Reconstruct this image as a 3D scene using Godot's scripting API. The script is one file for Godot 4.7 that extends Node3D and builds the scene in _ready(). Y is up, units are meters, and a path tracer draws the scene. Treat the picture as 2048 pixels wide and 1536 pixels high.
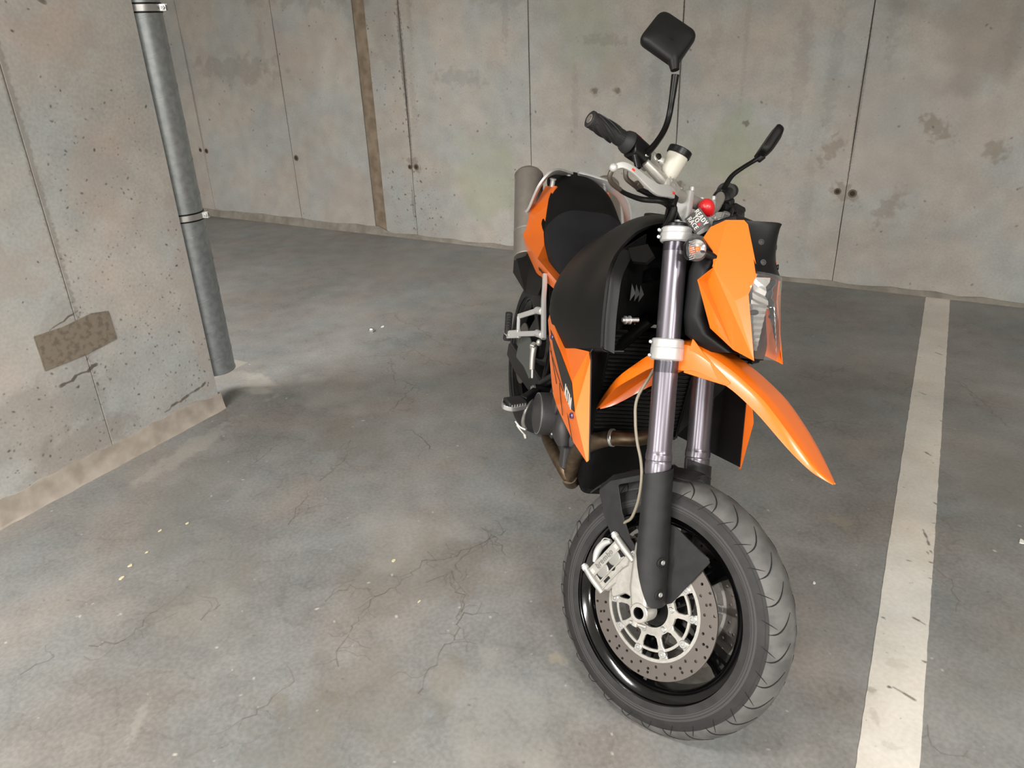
extends Node3D
# A parked supermoto in an underground garage. y up, metres; x runs along the back wall, z comes out of it.

const BIKE := [0.7831838615668134, 0.1445135566796525, 0.6047634834520776, -0.17686956505605528, 0.9842151706076351, -0.006136359072398117, -0.5961041821176699, -0.10215835688567254, 0.7963814878437616, -1.29380377865084, 0.0017056597035299602, -2.4671185610290536]
const STEER := [0.8098581662576161, 0.0, 0.5866257329386868, -0.22663599816553787, 0.9223571461695887, 0.3128792406750601, -0.5410784369029705, -0.38633831664732904, 0.7469784670315112, 0.01607354508252002, 0.29648722131835986, 1.4331946241916167]
var M := {}

func xf(a: Array) -> Transform3D:
	# rows of a rotation, then the origin
	return Transform3D(Basis(Vector3(a[0], a[3], a[6]), Vector3(a[1], a[4], a[7]), Vector3(a[2], a[5], a[8])), Vector3(a[9], a[10], a[11]))

func _ready():
	var cam := Camera3D.new()
	cam.name = "camera"
	cam.fov = 53.5617
	cam.near = 0.05
	cam.transform = xf([0.87982309, -0.17723845, 0.44101912, -0.03227108, 0.90345600, 0.42746442, -0.47420450, -0.39032523, 0.78916177, 0.0, 1.5076993, 0.0])
	add_child(cam)
	cam.current = true
	var we := WorldEnvironment.new()
	we.name = "environment"
	var env := Environment.new()
	env.background_mode = Environment.BG_COLOR
	env.background_color = Color(0.02, 0.02, 0.02)
	env.tonemap_mode = Environment.TONE_MAPPER_LINEAR
	env.tonemap_exposure = 1.0
	env.sdfgi_enabled = true
	env.ssao_enabled = true
	env.ssil_enabled = true
	we.environment = env
	add_child(we)
	# the row of tube lights over the driving lane
	lamp(Vector3(1.35, 2.6, 0.6), 10.5)
	lamp(Vector3(-1.75, 2.6, 0.6), 9.0)
	lamp(Vector3(-3.7, 2.6, -1.28), 12.0)
	lamp(Vector3(4.6, 2.6, 0.6), 22.0)  # added lamp, brightens the right wall and floor
	# added row behind the camera, evens wall against floor brightness
	for x in [-4.5, -1.0, 2.5]:
		lamp(Vector3(x, 2.6, 5.0), 45.0)
	materials()
	room()
	floor_things()
	duct()
	motorcycle()

# ------------------------------------------------------------------ mesh tools
class MB:
	var v := PackedVector3Array()
	var t := PackedVector2Array()
	var use_uv := false
	var s := 0
	func begin():
		s = v.size()
	func tri(a: Vector3, b: Vector3, c: Vector3):
		v.append(a); v.append(b); v.append(c)
		if use_uv:
			t.append(Vector2.ZERO); t.append(Vector2.ZERO); t.append(Vector2.ZERO)
	func quad(a: Vector3, b: Vector3, c: Vector3, d: Vector3):
		tri(a, b, c); tri(a, c, d)
	func end():
		# closed solid since begin(): make every face look outwards
		var vol := 0.0
		var o := v[s] if v.size() > s else Vector3.ZERO
		for i in range(s, v.size(), 3):
			vol += (v[i] - o).dot((v[i + 1] - o).cross(v[i + 2] - o))
		if vol < 0.0:
			for i in range(s, v.size(), 3):
				var k := v[i + 1]; v[i + 1] = v[i + 2]; v[i + 2] = k
	func mirror_x():
		var n := v.size()
		for i in range(0, n, 3):
			v.append(v[i] * Vector3(-1, 1, 1)); v.append(v[i + 2] * Vector3(-1, 1, 1)); v.append(v[i + 1] * Vector3(-1, 1, 1))
	func flip_x():
		for i in range(0, v.size(), 3):
			var a := v[i] * Vector3(-1, 1, 1); var b := v[i + 1] * Vector3(-1, 1, 1); var c := v[i + 2] * Vector3(-1, 1, 1)
			v[i] = a; v[i + 1] = c; v[i + 2] = b
	func xform(x: Transform3D, from := 0):
		for i in range(from, v.size()):
			v[i] = x * v[i]
	func mesh(crease := 35.0) -> ArrayMesh:
		var n := v.size()
		var fn := PackedVector3Array()
		fn.resize(n / 3)
		var at := {}
		for i in range(0, n, 3):
			var c := (v[i + 1] - v[i]).cross(v[i + 2] - v[i])
			fn[i / 3] = c
			for k in 3:
				var q := Vector3i((v[i + k] * 20000.0).round())
				if at.has(q):
					at[q].append(i / 3)
				else:
					at[q] = PackedInt32Array([i / 3])
		var lim := cos(deg_to_rad(crease))
		var unit := PackedVector3Array()
		unit.resize(n / 3)
		for i in n / 3:
			unit[i] = fn[i].normalized()
		var ov := PackedVector3Array(); var on := PackedVector3Array(); var ou := PackedVector2Array()
		for i in range(0, n, 3):
			if fn[i / 3].length_squared() < 1e-18:
				continue
			for k in [0, 2, 1]:
				var p := v[i + k]
				var acc := Vector3.ZERO
				var me := unit[i / 3]
				for f in at[Vector3i((p * 20000.0).round())]:
					if unit[f].dot(me) > lim:
						acc += fn[f]
				ov.append(p)
				on.append(acc.normalized() if acc.length_squared() > 1e-24 else me)
				if use_uv:
					ou.append(t[i + k])
		var ar := []
		ar.resize(Mesh.ARRAY_MAX)
		ar[Mesh.ARRAY_VERTEX] = ov
		ar[Mesh.ARRAY_NORMAL] = on
		if use_uv:
			ar[Mesh.ARRAY_TEX_UV] = ou
		var m := ArrayMesh.new()
		m.add_surface_from_arrays(Mesh.PRIMITIVE_TRIANGLES, ar)
		return m

func V(x, y, z) -> Vector3:
	return Vector3(x, y, z)

func fan(m: MB, ring: PackedVector3Array):
	var c := Vector3.ZERO
	for p in ring:
		c += p
	c /= ring.size()
	for i in ring.size():
		m.tri(c, ring[i], ring[(i + 1) % ring.size()])

# closed rings joined into a solid
func loft(m: MB, rings: Array, cap := true):
	m.begin()
	for j in rings.size() - 1:
		var a: PackedVector3Array = rings[j]
		var b: PackedVector3Array = rings[j + 1]
		var n := a.size()
		for i in n:
			var k := (i + 1) % n
			m.quad(a[i], a[k], b[k], b[i])
	if cap:
		var r0: PackedVector3Array = rings[0].duplicate()
		r0.reverse()
		fan(m, r0)
		fan(m, rings[-1])
	m.end()

func ring(c: Vector3, u: Vector3, w: Vector3, n: int, turn := 0.0) -> PackedVector3Array:
	var r := PackedVector3Array()
	for i in n:
		var a := TAU * i / n + turn
		r.append(c + u * cos(a) + w * sin(a))
	return r

# rounded-rectangle ring: half sizes a, b along u, w
func rrect(c: Vector3, u: Vector3, w: Vector3, a: float, b: float, r: float, k := 4) -> PackedVector3Array:
	var o := PackedVector3Array()
	for q in 4:
		var sx: float = [1, -1, -1, 1][q]
		var sy: float = [1, 1, -1, -1][q]
		for i in k + 1:
			var t := (q + float(i) / k) * PI / 2
			o.append(c + u * (sx * (a - r) + r * cos(t)) + w * (sy * (b - r) + r * sin(t)))
	return o

func side_of(d: Vector3) -> Vector3:
	var h := Vector3.UP if absf(d.y) < 0.9 else Vector3.RIGHT
	return d.cross(h).normalized()

func smooth(pts: Array, n := 6) -> PackedVector3Array:
	var o := PackedVector3Array()
	for i in pts.size() - 1:
		var a: Vector3 = pts[maxi(i - 1, 0)]; var b: Vector3 = pts[i]; var c: Vector3 = pts[i + 1]; var d: Vector3 = pts[mini(i + 2, pts.size() - 1)]
		for k in n:
			var t := float(k) / n
			o.append(0.5 * (2 * b + (c - a) * t + (2 * a - 5 * b + 4 * c - d) * t * t + (3 * b - a - 3 * c + d) * t * t * t))
	o.append(pts[-1])
	return o

func pick(r, t: float) -> float:
	if r is float or r is int:
		return r
	var x: float = t * (r.size() - 1)
	var i := mini(int(x), r.size() - 2)
	return lerpf(r[i], r[i + 1], x - i)

func tube(m: MB, pts: Array, r, seg := 12, n := 6):
	var p := smooth(pts, n) if n > 1 else PackedVector3Array(pts)
	var d := (p[1] - p[0]).normalized()
	var u := side_of(d)
	var rings := []
	for i in p.size():
		var e := (p[mini(i + 1, p.size() - 1)] - p[maxi(i - 1, 0)]).normalized()
		u = (u - e * u.dot(e)).normalized()
		var rr := pick(r, float(i) / (p.size() - 1))
		rings.append(ring(p[i], u * rr, e.cross(u) * rr, seg))
	loft(m, rings)

# flat bar swept along a path: half width a along w, half thickness b
func strap(m: MB, pts: Array, w: Vector3, a, b, n := 5):
	var p := smooth(pts, n) if n > 1 else PackedVector3Array(pts)
	var rings := []
	for i in p.size():
		var e := (p[mini(i + 1, p.size() - 1)] - p[maxi(i - 1, 0)]).normalized()
		var u := (w - e * w.dot(e)).normalized()
		var t := float(i) / (p.size() - 1)
		var ha := pick(a, t); var hb := pick(b, t)
		rings.append(rrect(p[i], u, e.cross(u), ha, hb, minf(ha, hb) * 0.45, 2))
	loft(m, rings)

# prof: [[radius, height], ...] turned about the axis d at o
func lathe(m: MB, o: Vector3, d: Vector3, prof: Array, seg := 24, closed := false):
	d = d.normalized()
	var u := side_of(d)
	var w := d.cross(u)
	m.begin()
	var n := prof.size()
	for j in (n if closed else n - 1):
		var a: Array = prof[j]
		var b: Array = prof[(j + 1) % n]
		for i in seg:
			var e := u * cos(TAU * i / seg) + w * sin(TAU * i / seg)
			var f := u * cos(TAU * (i + 1) / seg) + w * sin(TAU * (i + 1) / seg)
			var p0: Vector3 = o + e * a[0] + d * a[1]; var p1: Vector3 = o + f * a[0] + d * a[1]
			var q0: Vector3 = o + e * b[0] + d * b[1]; var q1: Vector3 = o + f * b[0] + d * b[1]
			if a[0] < 1e-6:
				m.tri(p0, q1, q0)
			elif b[0] < 1e-6:
				m.tri(p0, p1, q0)
			else:
				m.quad(p0, p1, q1, q0)
	m.end()

func cyl(m: MB, a: Vector3, b: Vector3, r: float, seg := 20, bev := 0.0015):
	var h := (b - a).length()
	bev = minf(bev, minf(r, h) * 0.4)
	lathe(m, a, b - a, [[0, 0], [r - bev, 0], [r, bev], [r, h - bev], [r - bev, h], [0, h]], seg)

func pipe(m: MB, a: Vector3, b: Vector3, r: float, ri: float, seg := 24, bev := 0.001):
	var h := (b - a).length()
	lathe(m, a, b - a, [[ri, 0], [r - bev, 0], [r, bev], [r, h - bev], [r - bev, h], [ri, h]], seg, true)

func ball(m: MB, c: Vector3, r: Vector3, seg := 20, rows := 12):
	var rings := []
	for j in range(1, rows):
		var a := PI * j / rows
		rings.append(ring(c + Vector3(0, r.y * cos(a), 0), Vector3(r.x * sin(a), 0, 0), Vector3(0, 0, r.z * sin(a)), seg))
	m.begin()
	for j in rings.size() - 1:
		for i in seg:
			var k := (i + 1) % seg
			m.quad(rings[j][i], rings[j][k], rings[j + 1][k], rings[j + 1][i])
	for i in seg:
		var k := (i + 1) % seg
		m.tri(c + Vector3(0, r.y, 0), rings[0][k], rings[0][i])
		m.tri(c - Vector3(0, r.y, 0), rings[-1][i], rings[-1][k])
	m.end()

func bar(m: MB, a: Vector3, b: Vector3, w: Vector3, ha: float, hb: float, r := 0.003):
	var d := (b - a).normalized()
	var u := (w - d * w.dot(d)).normalized()
	var x := d.cross(u)
	var e := minf(r * 0.5, (b - a).length() * 0.2)
	loft(m, [rrect(a, u, x, ha - e, hb - e, r * 0.7, 2), rrect(a + d * e, u, x, ha, hb, r, 2), rrect(b - d * e, u, x, ha, hb, r, 2), rrect(b, u, x, ha - e, hb - e, r * 0.7, 2)])

func rpoly(p: Array, r, n := 4) -> PackedVector2Array:
	var o := PackedVector2Array()
	var c := p.size()
	for i in c:
		var rr: float = r[i] if r is Array else r
		var b: Vector2 = p[i]
		var a: Vector2 = p[(i + c - 1) % c]
		var d: Vector2 = p[(i + 1) % c]
		var ea := (a - b).normalized(); var ed := (d - b).normalized()
		var half := acos(clampf(ea.dot(ed), -1, 1)) / 2
		if rr < 1e-6 or half > 1.5:
			o.append(b)
			continue
		var l := minf(rr / tan(half), minf((a - b).length(), (d - b).length()) * 0.49)
		for k in n + 1:
			var t := float(k) / n
			o.append((b + ea * l).lerp(b, t).lerp(b.lerp(b + ed * l, t), t))
	return o

func inset(p: PackedVector2Array, d: float) -> PackedVector2Array:
	var area := 0.0
	var c := p.size()
	for i in c:
		area += p[i].cross(p[(i + 1) % c])
	var sg := signf(area)
	var o := PackedVector2Array()
	for i in c:
		var e := (p[i] - p[(i + c - 1) % c]).normalized()
		var f := (p[(i + 1) % c] - p[i]).normalized()
		var n1 := Vector2(-e.y, e.x) * sg; var n2 := Vector2(-f.y, f.x) * sg
		var h := n1 + n2
		h = h.normalized() / maxf(0.35, h.length() / 2) if h.length() > 1e-4 else n1
		o.append(p[i] + h * d)
	return o

# polygon (in the plane o + x*u + y*w) given thickness th along u x w, with bevelled rims
func plate(m: MB, poly: PackedVector2Array, o: Vector3, u: Vector3, w: Vector3, th: float, bev := 0.001):
	var z := u.cross(w).normalized()
	bev = minf(bev, th * 0.4)
	var q := inset(poly, bev) if bev > 0 else poly
	var idx := Geometry2D.triangulate_polygon(q)
	if idx.is_empty():
		q = poly
		idx = Geometry2D.triangulate_polygon(q)
	var lv := [[q, 0.0], [poly, bev], [poly, th - bev], [q, th]] if bev > 0 else [[q, 0.0], [q, th]]
	m.begin()
	var n := poly.size()
	for j in lv.size() - 1:
		for i in n:
			var k := (i + 1) % n
			var A: PackedVector2Array = lv[j][0]; var B: PackedVector2Array = lv[j + 1][0]
			m.quad(o + u * A[i].x + w * A[i].y + z * lv[j][1], o + u * A[k].x + w * A[k].y + z * lv[j][1], o + u * B[k].x + w * B[k].y + z * lv[j + 1][1], o + u * B[i].x + w * B[i].y + z * lv[j + 1][1])
	# the caps must run the way the sides run
	var area := 0.0
	for i in n:
		area += poly[i].cross(poly[(i + 1) % n])
	for i in range(0, idx.size(), 3):
		var a := q[idx[i]]; var b := q[idx[i + 1]]; var c := q[idx[i + 2]]
		if (b - a).cross(c - a) * area < 0:
			var k := b; b = c; c = k
		m.tri(o + u * a.x + w * a.y + z * th, o + u * b.x + w * b.y + z * th, o + u * c.x + w * c.y + z * th)
		m.tri(o + u * a.x + w * a.y, o + u * c.x + w * c.y, o + u * b.x + w * b.y)
	m.end()

# a sheet through a grid of points, given thickness th to the back
func shell(m: MB, g: Array, th: float):
	var R := g.size(); var C: int = g[0].size()
	var back := []
	for i in R:
		var row := PackedVector3Array()
		for j in C:
			var du: Vector3 = g[mini(i + 1, R - 1)][j] - g[maxi(i - 1, 0)][j]
			var dv: Vector3 = g[i][mini(j + 1, C - 1)] - g[i][maxi(j - 1, 0)]
			row.append(g[i][j] - du.cross(dv).normalized() * th)
		back.append(row)
	m.begin()
	for i in R - 1:
		for j in C - 1:
			m.quad(g[i][j], g[i + 1][j], g[i + 1][j + 1], g[i][j + 1])
			m.quad(back[i][j], back[i][j + 1], back[i + 1][j + 1], back[i + 1][j])
	for i in R - 1:
		m.quad(g[i][0], back[i][0], back[i + 1][0], g[i + 1][0])
		m.quad(g[i][C - 1], g[i + 1][C - 1], back[i + 1][C - 1], back[i][C - 1])
	for j in C - 1:
		m.quad(g[0][j], g[0][j + 1], back[0][j + 1], back[0][j])
		m.quad(g[R - 1][j], back[R - 1][j], back[R - 1][j + 1], g[R - 1][j + 1])
	m.end()

# grid of key points -> finer grid by splines both ways
func fine(g: Array, a := 5, b := 4) -> Array:
	var rows := []
	for r in g:
		rows.append(smooth(r, b))
	var o := []
	var C: int = rows[0].size()
	var cols := []
	for j in C:
		var col := []
		for i in rows.size():
			col.append(rows[i][j])
		cols.append(smooth(col, a))
	for i in cols[0].size():
		var row := PackedVector3Array()
		for j in C:
			row.append(cols[j][i])
		o.append(row)
	return o

# faceted panel: points, faces (lists of point numbers, seen counter-clockwise from outside), thickness inwards
func facets(m: MB, p: Array, faces: Array, th: float):
	var nrm := []
	nrm.resize(p.size())
	nrm.fill(Vector3.ZERO)
	var edges := {}
	for f in faces:
		var n: Vector3 = (p[f[1]] - p[f[0]]).cross(p[f[2]] - p[f[0]])
		if f.size() > 3:
			n += (p[f[2]] - p[f[0]]).cross(p[f[3]] - p[f[0]])
		n = n.normalized()
		for i in f.size():
			nrm[f[i]] += n
			edges[Vector2i(f[i], f[(i + 1) % f.size()])] = true
	var q := []
	for i in p.size():
		q.append(p[i] - nrm[i].normalized() * th)
	m.begin()
	for f in faces:
		for i in range(1, f.size() - 1):
			m.tri(p[f[0]], p[f[i]], p[f[i + 1]])
			m.tri(q[f[0]], q[f[i + 1]], q[f[i]])
	for e in edges:
		if not edges.has(Vector2i(e.y, e.x)):
			m.quad(p[e.y], p[e.x], q[e.x], q[e.y])
	m.end()

# ------------------------------------------------------------------ naming
var names := {}

func put(called: String, mesh_: Mesh, mat: Material, parent: Node = self, at := Transform3D()) -> MeshInstance3D:
	var o := MeshInstance3D.new()
	o.mesh = mesh_
	o.material_override = mat
	o.transform = at
	o.cast_shadow = GeometryInstance3D.SHADOW_CASTING_SETTING_ON
	name_in(o, called, parent)
	return o

func name_in(o: Node, called: String, parent: Node):
	var key := str(parent.get_instance_id()) + called
	var n: int = names.get(key, 0)
	names[key] = n + 1
	o.name = called if n == 0 else "%s_%03d" % [called, n]
	parent.add_child(o, true)

func thing(called: String, label: String, category: String, at := Transform3D()) -> Node3D:
	var o := Node3D.new()
	o.transform = at
	name_in(o, called, self)
	o.set_meta("label", label)
	o.set_meta("category", category)
	return o

func tag(o: Node, label: String, category: String, group := "") -> Node:
	o.set_meta("label", label)
	o.set_meta("category", category)
	if group:
		o.set_meta("group", group)
	return o

func struct(o: Node) -> Node:
	o.set_meta("kind", "structure")
	return o

func word(text: String, size: float, depth: float, mat: Material, called: String, parent: Node, at: Transform3D, bold := 700, italic := false, font := "Droid Sans") -> MeshInstance3D:
	var f := SystemFont.new()
	f.font_names = PackedStringArray([font])
	f.font_weight = bold
	f.font_italic = italic
	var t := TextMesh.new()
	t.text = text
	t.font = f
	t.font_size = 64
	t.pixel_size = size / 48.0
	t.depth = depth
	return put(called, t, mat, parent, at)

func box_mesh(c: Vector3, h: Vector3, bev := 0.002) -> MB:
	var m := MB.new()
	bar(m, c - Vector3(h.x, 0, 0), c + Vector3(h.x, 0, 0), Vector3.UP, h.y, h.z, bev)
	return m

# ------------------------------------------------------------------ materials
func mat(c: Color, rough := 0.5, metal := 0.0) -> StandardMaterial3D:
	var m := StandardMaterial3D.new()
	m.albedo_color = c
	m.roughness = rough
	m.metallic = metal
	return m

func noise_tex(freq: float, seed_: int, lo: Color, hi: Color, n := 256, oct := 4, type := FastNoiseLite.TYPE_SIMPLEX_SMOOTH) -> NoiseTexture2D:
	var f := FastNoiseLite.new()
	f.seed = seed_
	f.noise_type = type
	f.frequency = freq
	f.fractal_octaves = oct
	var t := NoiseTexture2D.new()
	t.width = n
	t.height = n
	t.seamless = true
	t.noise = f
	var g := Gradient.new()
	g.colors = PackedColorArray([lo, hi])
	g.offsets = PackedFloat32Array([0.25, 0.75])
	t.color_ramp = g
	return t

func grain(m: StandardMaterial3D, tex: Texture2D, scale: float):
	m.albedo_texture = tex
	m.uv1_triplanar = true
	m.uv1_scale = Vector3.ONE * scale

func relief(m: StandardMaterial3D, tex: Texture2D, scale: float, depth: float):
	m.heightmap_enabled = true
	m.heightmap_texture = tex
	m.heightmap_scale = depth
	m.uv1_triplanar = true
	m.uv1_scale = Vector3.ONE * scale

func materials():
	var fine_grain := noise_tex(0.25, 3, Color(0.3, 0.3, 0.3), Color(0.8, 0.8, 0.8), 256, 2)
	M.orange = mat(Color(0.93, 0.44, 0.075), 0.32)
	M.orange.clearcoat_enabled = true
	M.orange.clearcoat = 0.35
	M.orange.clearcoat_roughness = 0.15
	M.plastic = mat(Color(0.075, 0.074, 0.076), 0.45)       # moulded black plastic with a fine grain
	relief(M.plastic, fine_grain, 22.0, 0.006)
	M.plastic.metallic_specular = 0.36
	M.guard = mat(Color(0.135, 0.135, 0.14), 0.5)
	grain(M.guard, noise_tex(0.02, 9, Color(0.85, 0.85, 0.85), Color(1, 1, 1), 256, 5), 5.0)
	M.cowl = mat(Color(0.05, 0.05, 0.049), 0.42)          # satin tank cover
	M.cowl.metallic_specular = 0.34
	M.seat = mat(Color(0.06, 0.06, 0.062), 0.78)
	relief(M.seat, fine_grain, 16.0, 0.02)
	M.seat.metallic_specular = 0.3
	M.seat_top = mat(Color(0.115, 0.115, 0.128), 0.8)
	relief(M.seat_top, fine_grain, 16.0, 0.02)
	M.seat_top.metallic_specular = 0.36
	M.guard.metallic_specular = 0.4
	M.rubber = mat(Color(0.115, 0.115, 0.117), 0.62)
	M.stalk = mat(Color(0.04, 0.04, 0.04), 0.33)
	M.stalk.metallic_specular = 0.34
	M.bar = mat(Color(0.62, 0.605, 0.58), 0.5, 0.35)
	M.dot = mat(Color(0.90, 0.22, 0.14), 0.5)
	M.plate_light = mat(Color(0.58, 0.575, 0.56), 0.45, 0.5)
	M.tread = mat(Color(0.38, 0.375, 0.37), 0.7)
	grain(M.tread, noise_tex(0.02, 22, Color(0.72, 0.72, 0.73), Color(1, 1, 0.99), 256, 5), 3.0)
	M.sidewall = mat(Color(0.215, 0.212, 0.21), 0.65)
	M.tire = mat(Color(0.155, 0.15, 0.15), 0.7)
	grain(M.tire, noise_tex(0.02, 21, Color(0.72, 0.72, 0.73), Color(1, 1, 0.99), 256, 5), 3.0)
	M.groove = mat(Color(0.05, 0.05, 0.05), 0.9)
	M.black = mat(Color(0.05, 0.05, 0.052), 0.35)
	M.gloss = mat(Color(0.03, 0.03, 0.033), 0.12)
	M.deep = mat(Color(0.045, 0.045, 0.047), 0.7)
	M.deep.metallic_specular = 0.25
	M.black.metallic_specular = 0.4
	M.silver = mat(Color(0.76, 0.76, 0.755), 0.45, 0.4)     # silver-painted castings
	M.cast = mat(Color(0.74, 0.73, 0.71), 0.38, 0.65)
	grain(M.cast, noise_tex(0.06, 5, Color(0.95, 0.95, 0.945), Color(1, 1, 1), 256, 4), 4.0)
	M.alloy = mat(Color(0.78, 0.78, 0.78), 0.3, 0.85)
	M.steel = mat(Color(0.68, 0.655, 0.63), 0.4, 0.75)      # brushed steel
	grain(M.steel, noise_tex(0.05, 6, Color(0.95, 0.945, 0.94), Color(1, 1, 1), 256, 3), 2.0)
	M.rotor = mat(Color(0.46, 0.435, 0.42), 0.38, 0.8)
	M.fork = mat(Color(0.44, 0.425, 0.455), 0.3, 0.8)        # grey anodised fork tubes
	M.fork_dark = mat(Color(0.30, 0.29, 0.32), 0.28, 0.8)
	M.engine = mat(Color(0.27, 0.265, 0.27), 0.5, 0.4)
	M.plate = mat(Color(0.36, 0.37, 0.36), 0.5, 0.3)
	M.header = mat(Color(0.42, 0.37, 0.31), 0.42, 0.8)
	grain(M.header, noise_tex(0.03, 8, Color(0.8, 0.77, 0.74), Color(1, 0.98, 0.95), 256, 4), 6.0)
	M.decal = mat(Color(0.13, 0.12, 0.11), 0.4)
	M.white = mat(Color(0.88, 0.87, 0.85), 0.4)
	M.red = mat(Color(0.85, 0.04, 0.09), 0.25)
	M.red.clearcoat_enabled = true
	M.hose = mat(Color(0.52, 0.49, 0.43), 0.5)
	M.cup = mat(Color(0.76, 0.745, 0.70), 0.4)
	M.cup.backlight_enabled = true
	M.cup.backlight = Color(0.12, 0.115, 0.10)
	M.lens = mat(Color(0.95, 0.97, 1.0, 0.03), 0.03)
	M.lens.transparency = BaseMaterial3D.TRANSPARENCY_ALPHA
	M.lens.cull_mode = BaseMaterial3D.CULL_DISABLED
	M.reflector = mat(Color(0.90, 0.90, 0.91), 0.12, 1.0)
	M.amber = mat(Color(0.95, 0.45, 0.08), 0.3)
	M.mirror = mat(Color(0.9, 0.9, 0.92), 0.03, 1.0)
	M.letter = mat(Color(0.50, 0.50, 0.49), 0.4, 0.5)
	M.tag = mat(Color(0.34, 0.335, 0.335), 0.6)
	M.zinc = mat(Color(0.66, 0.68, 0.69), 0.40, 0.75)         # galvanised sheet
	grain(M.zinc, noise_tex(0.035, 31, Color(0.90, 0.905, 0.91), Color(1, 1, 1), 256, 4), 3.0)
	M.plug = mat(Color(0.40, 0.36, 0.29), 0.9)
	M.hole = mat(Color(0.22, 0.19, 0.15), 0.95)
	M.joint = mat(Color(0.42, 0.40, 0.37), 0.95)
	M.dark_ceiling = mat(Color(0.82, 0.81, 0.79), 0.9)
	M.fitting = mat(Color(0.85, 0.85, 0.85), 0.5)
	M.tube = mat(Color(1, 1, 1), 0.5)
	M.tube.emission_enabled = true
	M.tube.emission = Color(1.0, 0.98, 0.95)
	M.tube.emission_energy_multiplier = 4.0

# ------------------------------------------------------------------ painted-on wear of the concrete
class Canvas:
	var w: int
	var h: int
	var d := PackedByteArray()
	var x0: float
	var y0: float
	var k: float        # pixels per metre
	var rng := RandomNumberGenerator.new()
	var gain := 0.75      # strength of the stains
	func _init(x0_: float, y0_: float, w_: int, h_: int, k_: float, seed_: int):
		x0 = x0_; y0 = y0_; w = w_; h = h_; k = k_
		rng.seed = seed_
	func noise(type: int, f: float, oct: int, seed_: int, warp := 0.0) -> PackedByteArray:
		var n := FastNoiseLite.new()
		n.noise_type = type
		n.seed = seed_
		n.frequency = f / k
		n.fractal_octaves = oct
		n.offset = Vector3(x0 * k, y0 * k, 0)
		if type == FastNoiseLite.TYPE_CELLULAR:
			n.cellular_return_type = FastNoiseLite.RETURN_DISTANCE2_SUB
			n.fractal_type = FastNoiseLite.FRACTAL_NONE
			n.domain_warp_enabled = true
			n.domain_warp_amplitude = warp * k
			n.domain_warp_frequency = f * 1.6 / k
			n.domain_warp_fractal_octaves = 3
		return n.get_image(w, h, false, false, false).get_data()
	func fill(base: Color, a: Array, crack := 0.0):
		# a: [large, medium, fine, tint] strengths in 8-bit steps
		var S := FastNoiseLite.TYPE_SIMPLEX_SMOOTH
		var n1 := noise(S, 0.9, 4, 11)
		var n2 := noise(S, 6.0, 4, 12)
		var n3 := noise(S, 60.0, 3, 13)
		var n4 := noise(S, 1.7, 3, 14)
		var n5 := noise(FastNoiseLite.TYPE_CELLULAR, 9.0, 1, 15, 0.05) if crack > 0.0 else n1
		var r := base.r * 255.0; var g := base.g * 255.0; var b := base.b * 255.0
		var k1: float = a[0] / 64.0; var k2: float = a[1] / 64.0; var k3: float = a[2] / 64.0; var k4: float = a[3] / 64.0
		d.resize(w * h * 3)
		var o := 0
		for i in w * h:
			var t: float = (n1[i] - 128) * k1 + (n2[i] - 128) * k2 + (n3[i] - 128) * k3
			var q: float = (n4[i] - 128) * k4
			if crack > 0.0 and n5[i] < 9 and n1[i] + n2[i] < 236:
				t -= crack * (9 - n5[i])
			d[o] = clampi(int(r + t + q), 0, 255)
			d[o + 1] = clampi(int(g + t), 0, 255)
			d[o + 2] = clampi(int(b + t - q * 0.6), 0, 255)
			o += 3
	func mul(x: int, y: int, f: float, c: Color):
		if x < 0 or y < 0 or x >= w or y >= h:
			return
		var o := (y * w + x) * 3
		d[o] = clampi(int(lerpf(d[o], c.r * 255, f)), 0, 255)
		d[o + 1] = clampi(int(lerpf(d[o + 1], c.g * 255, f)), 0, 255)
		d[o + 2] = clampi(int(lerpf(d[o + 2], c.b * 255, f)), 0, 255)
	func blot(cx: float, cy: float, rx: float, ry: float, turn: float, f: float, c: Color, ragged := 0.35):
		# a soft ragged stain, sizes in metres
		var R := maxf(rx, ry) * 1.5
		var n := FastNoiseLite.new()
		n.seed = rng.randi() % 1000
		n.frequency = 1.3 / minf(rx, ry) * 0.6
		n.fractal_octaves = 4
		var ca := cos(turn); var sa := sin(turn)
		for py in range(maxi(0, int((cy - R - y0) * k)), mini(h, int((cy + R - y0) * k) + 1)):
			for px in range(maxi(0, int((cx - R - x0) * k)), mini(w, int((cx + R - x0) * k) + 1)):
				var u := px / k + x0 - cx; var v := py / k + y0 - cy
				var e := Vector2((u * ca + v * sa) / rx, (v * ca - u * sa) / ry).length()
				e += n.get_noise_2d(u, v) * ragged * 2.0
				var s := clampf((1.15 - e) * 1.6, 0.0, 1.0)
				if s > 0.0:
					mul(px, py, gain * f * s * s * (3 - 2 * s), c)
	func line(p: Array, wd: float, f: float, c: Color, jit := 0.012, branch := 0.0):
		for i in p.size() - 1:
			var a: Vector2 = p[i]; var b: Vector2 = p[i + 1]
			var n := maxi(2, int((b - a).length() / 0.02))
			var last := a
			for j in range(1, n + 1):
				var q := a.lerp(b, float(j) / n)
				if j < n:
					q += Vector2(rng.randf_range(-jit, jit), rng.randf_range(-jit, jit))
				seg(last, q, wd * rng.randf_range(0.5, 1.3), f * rng.randf_range(0.5, 1.0), c)
				if branch > 0.0 and rng.randf() < branch:
					var e := q
					var di := Vector2.from_angle(rng.randf() * TAU)
					for s in rng.randi_range(2, 5):
						var e2 := e + di * rng.randf_range(0.012, 0.03)
						di = di.rotated(rng.randf_range(-0.9, 0.9))
						seg(e, e2, wd * 0.6, f * 0.6, c)
						e = e2
				last = q
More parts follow.
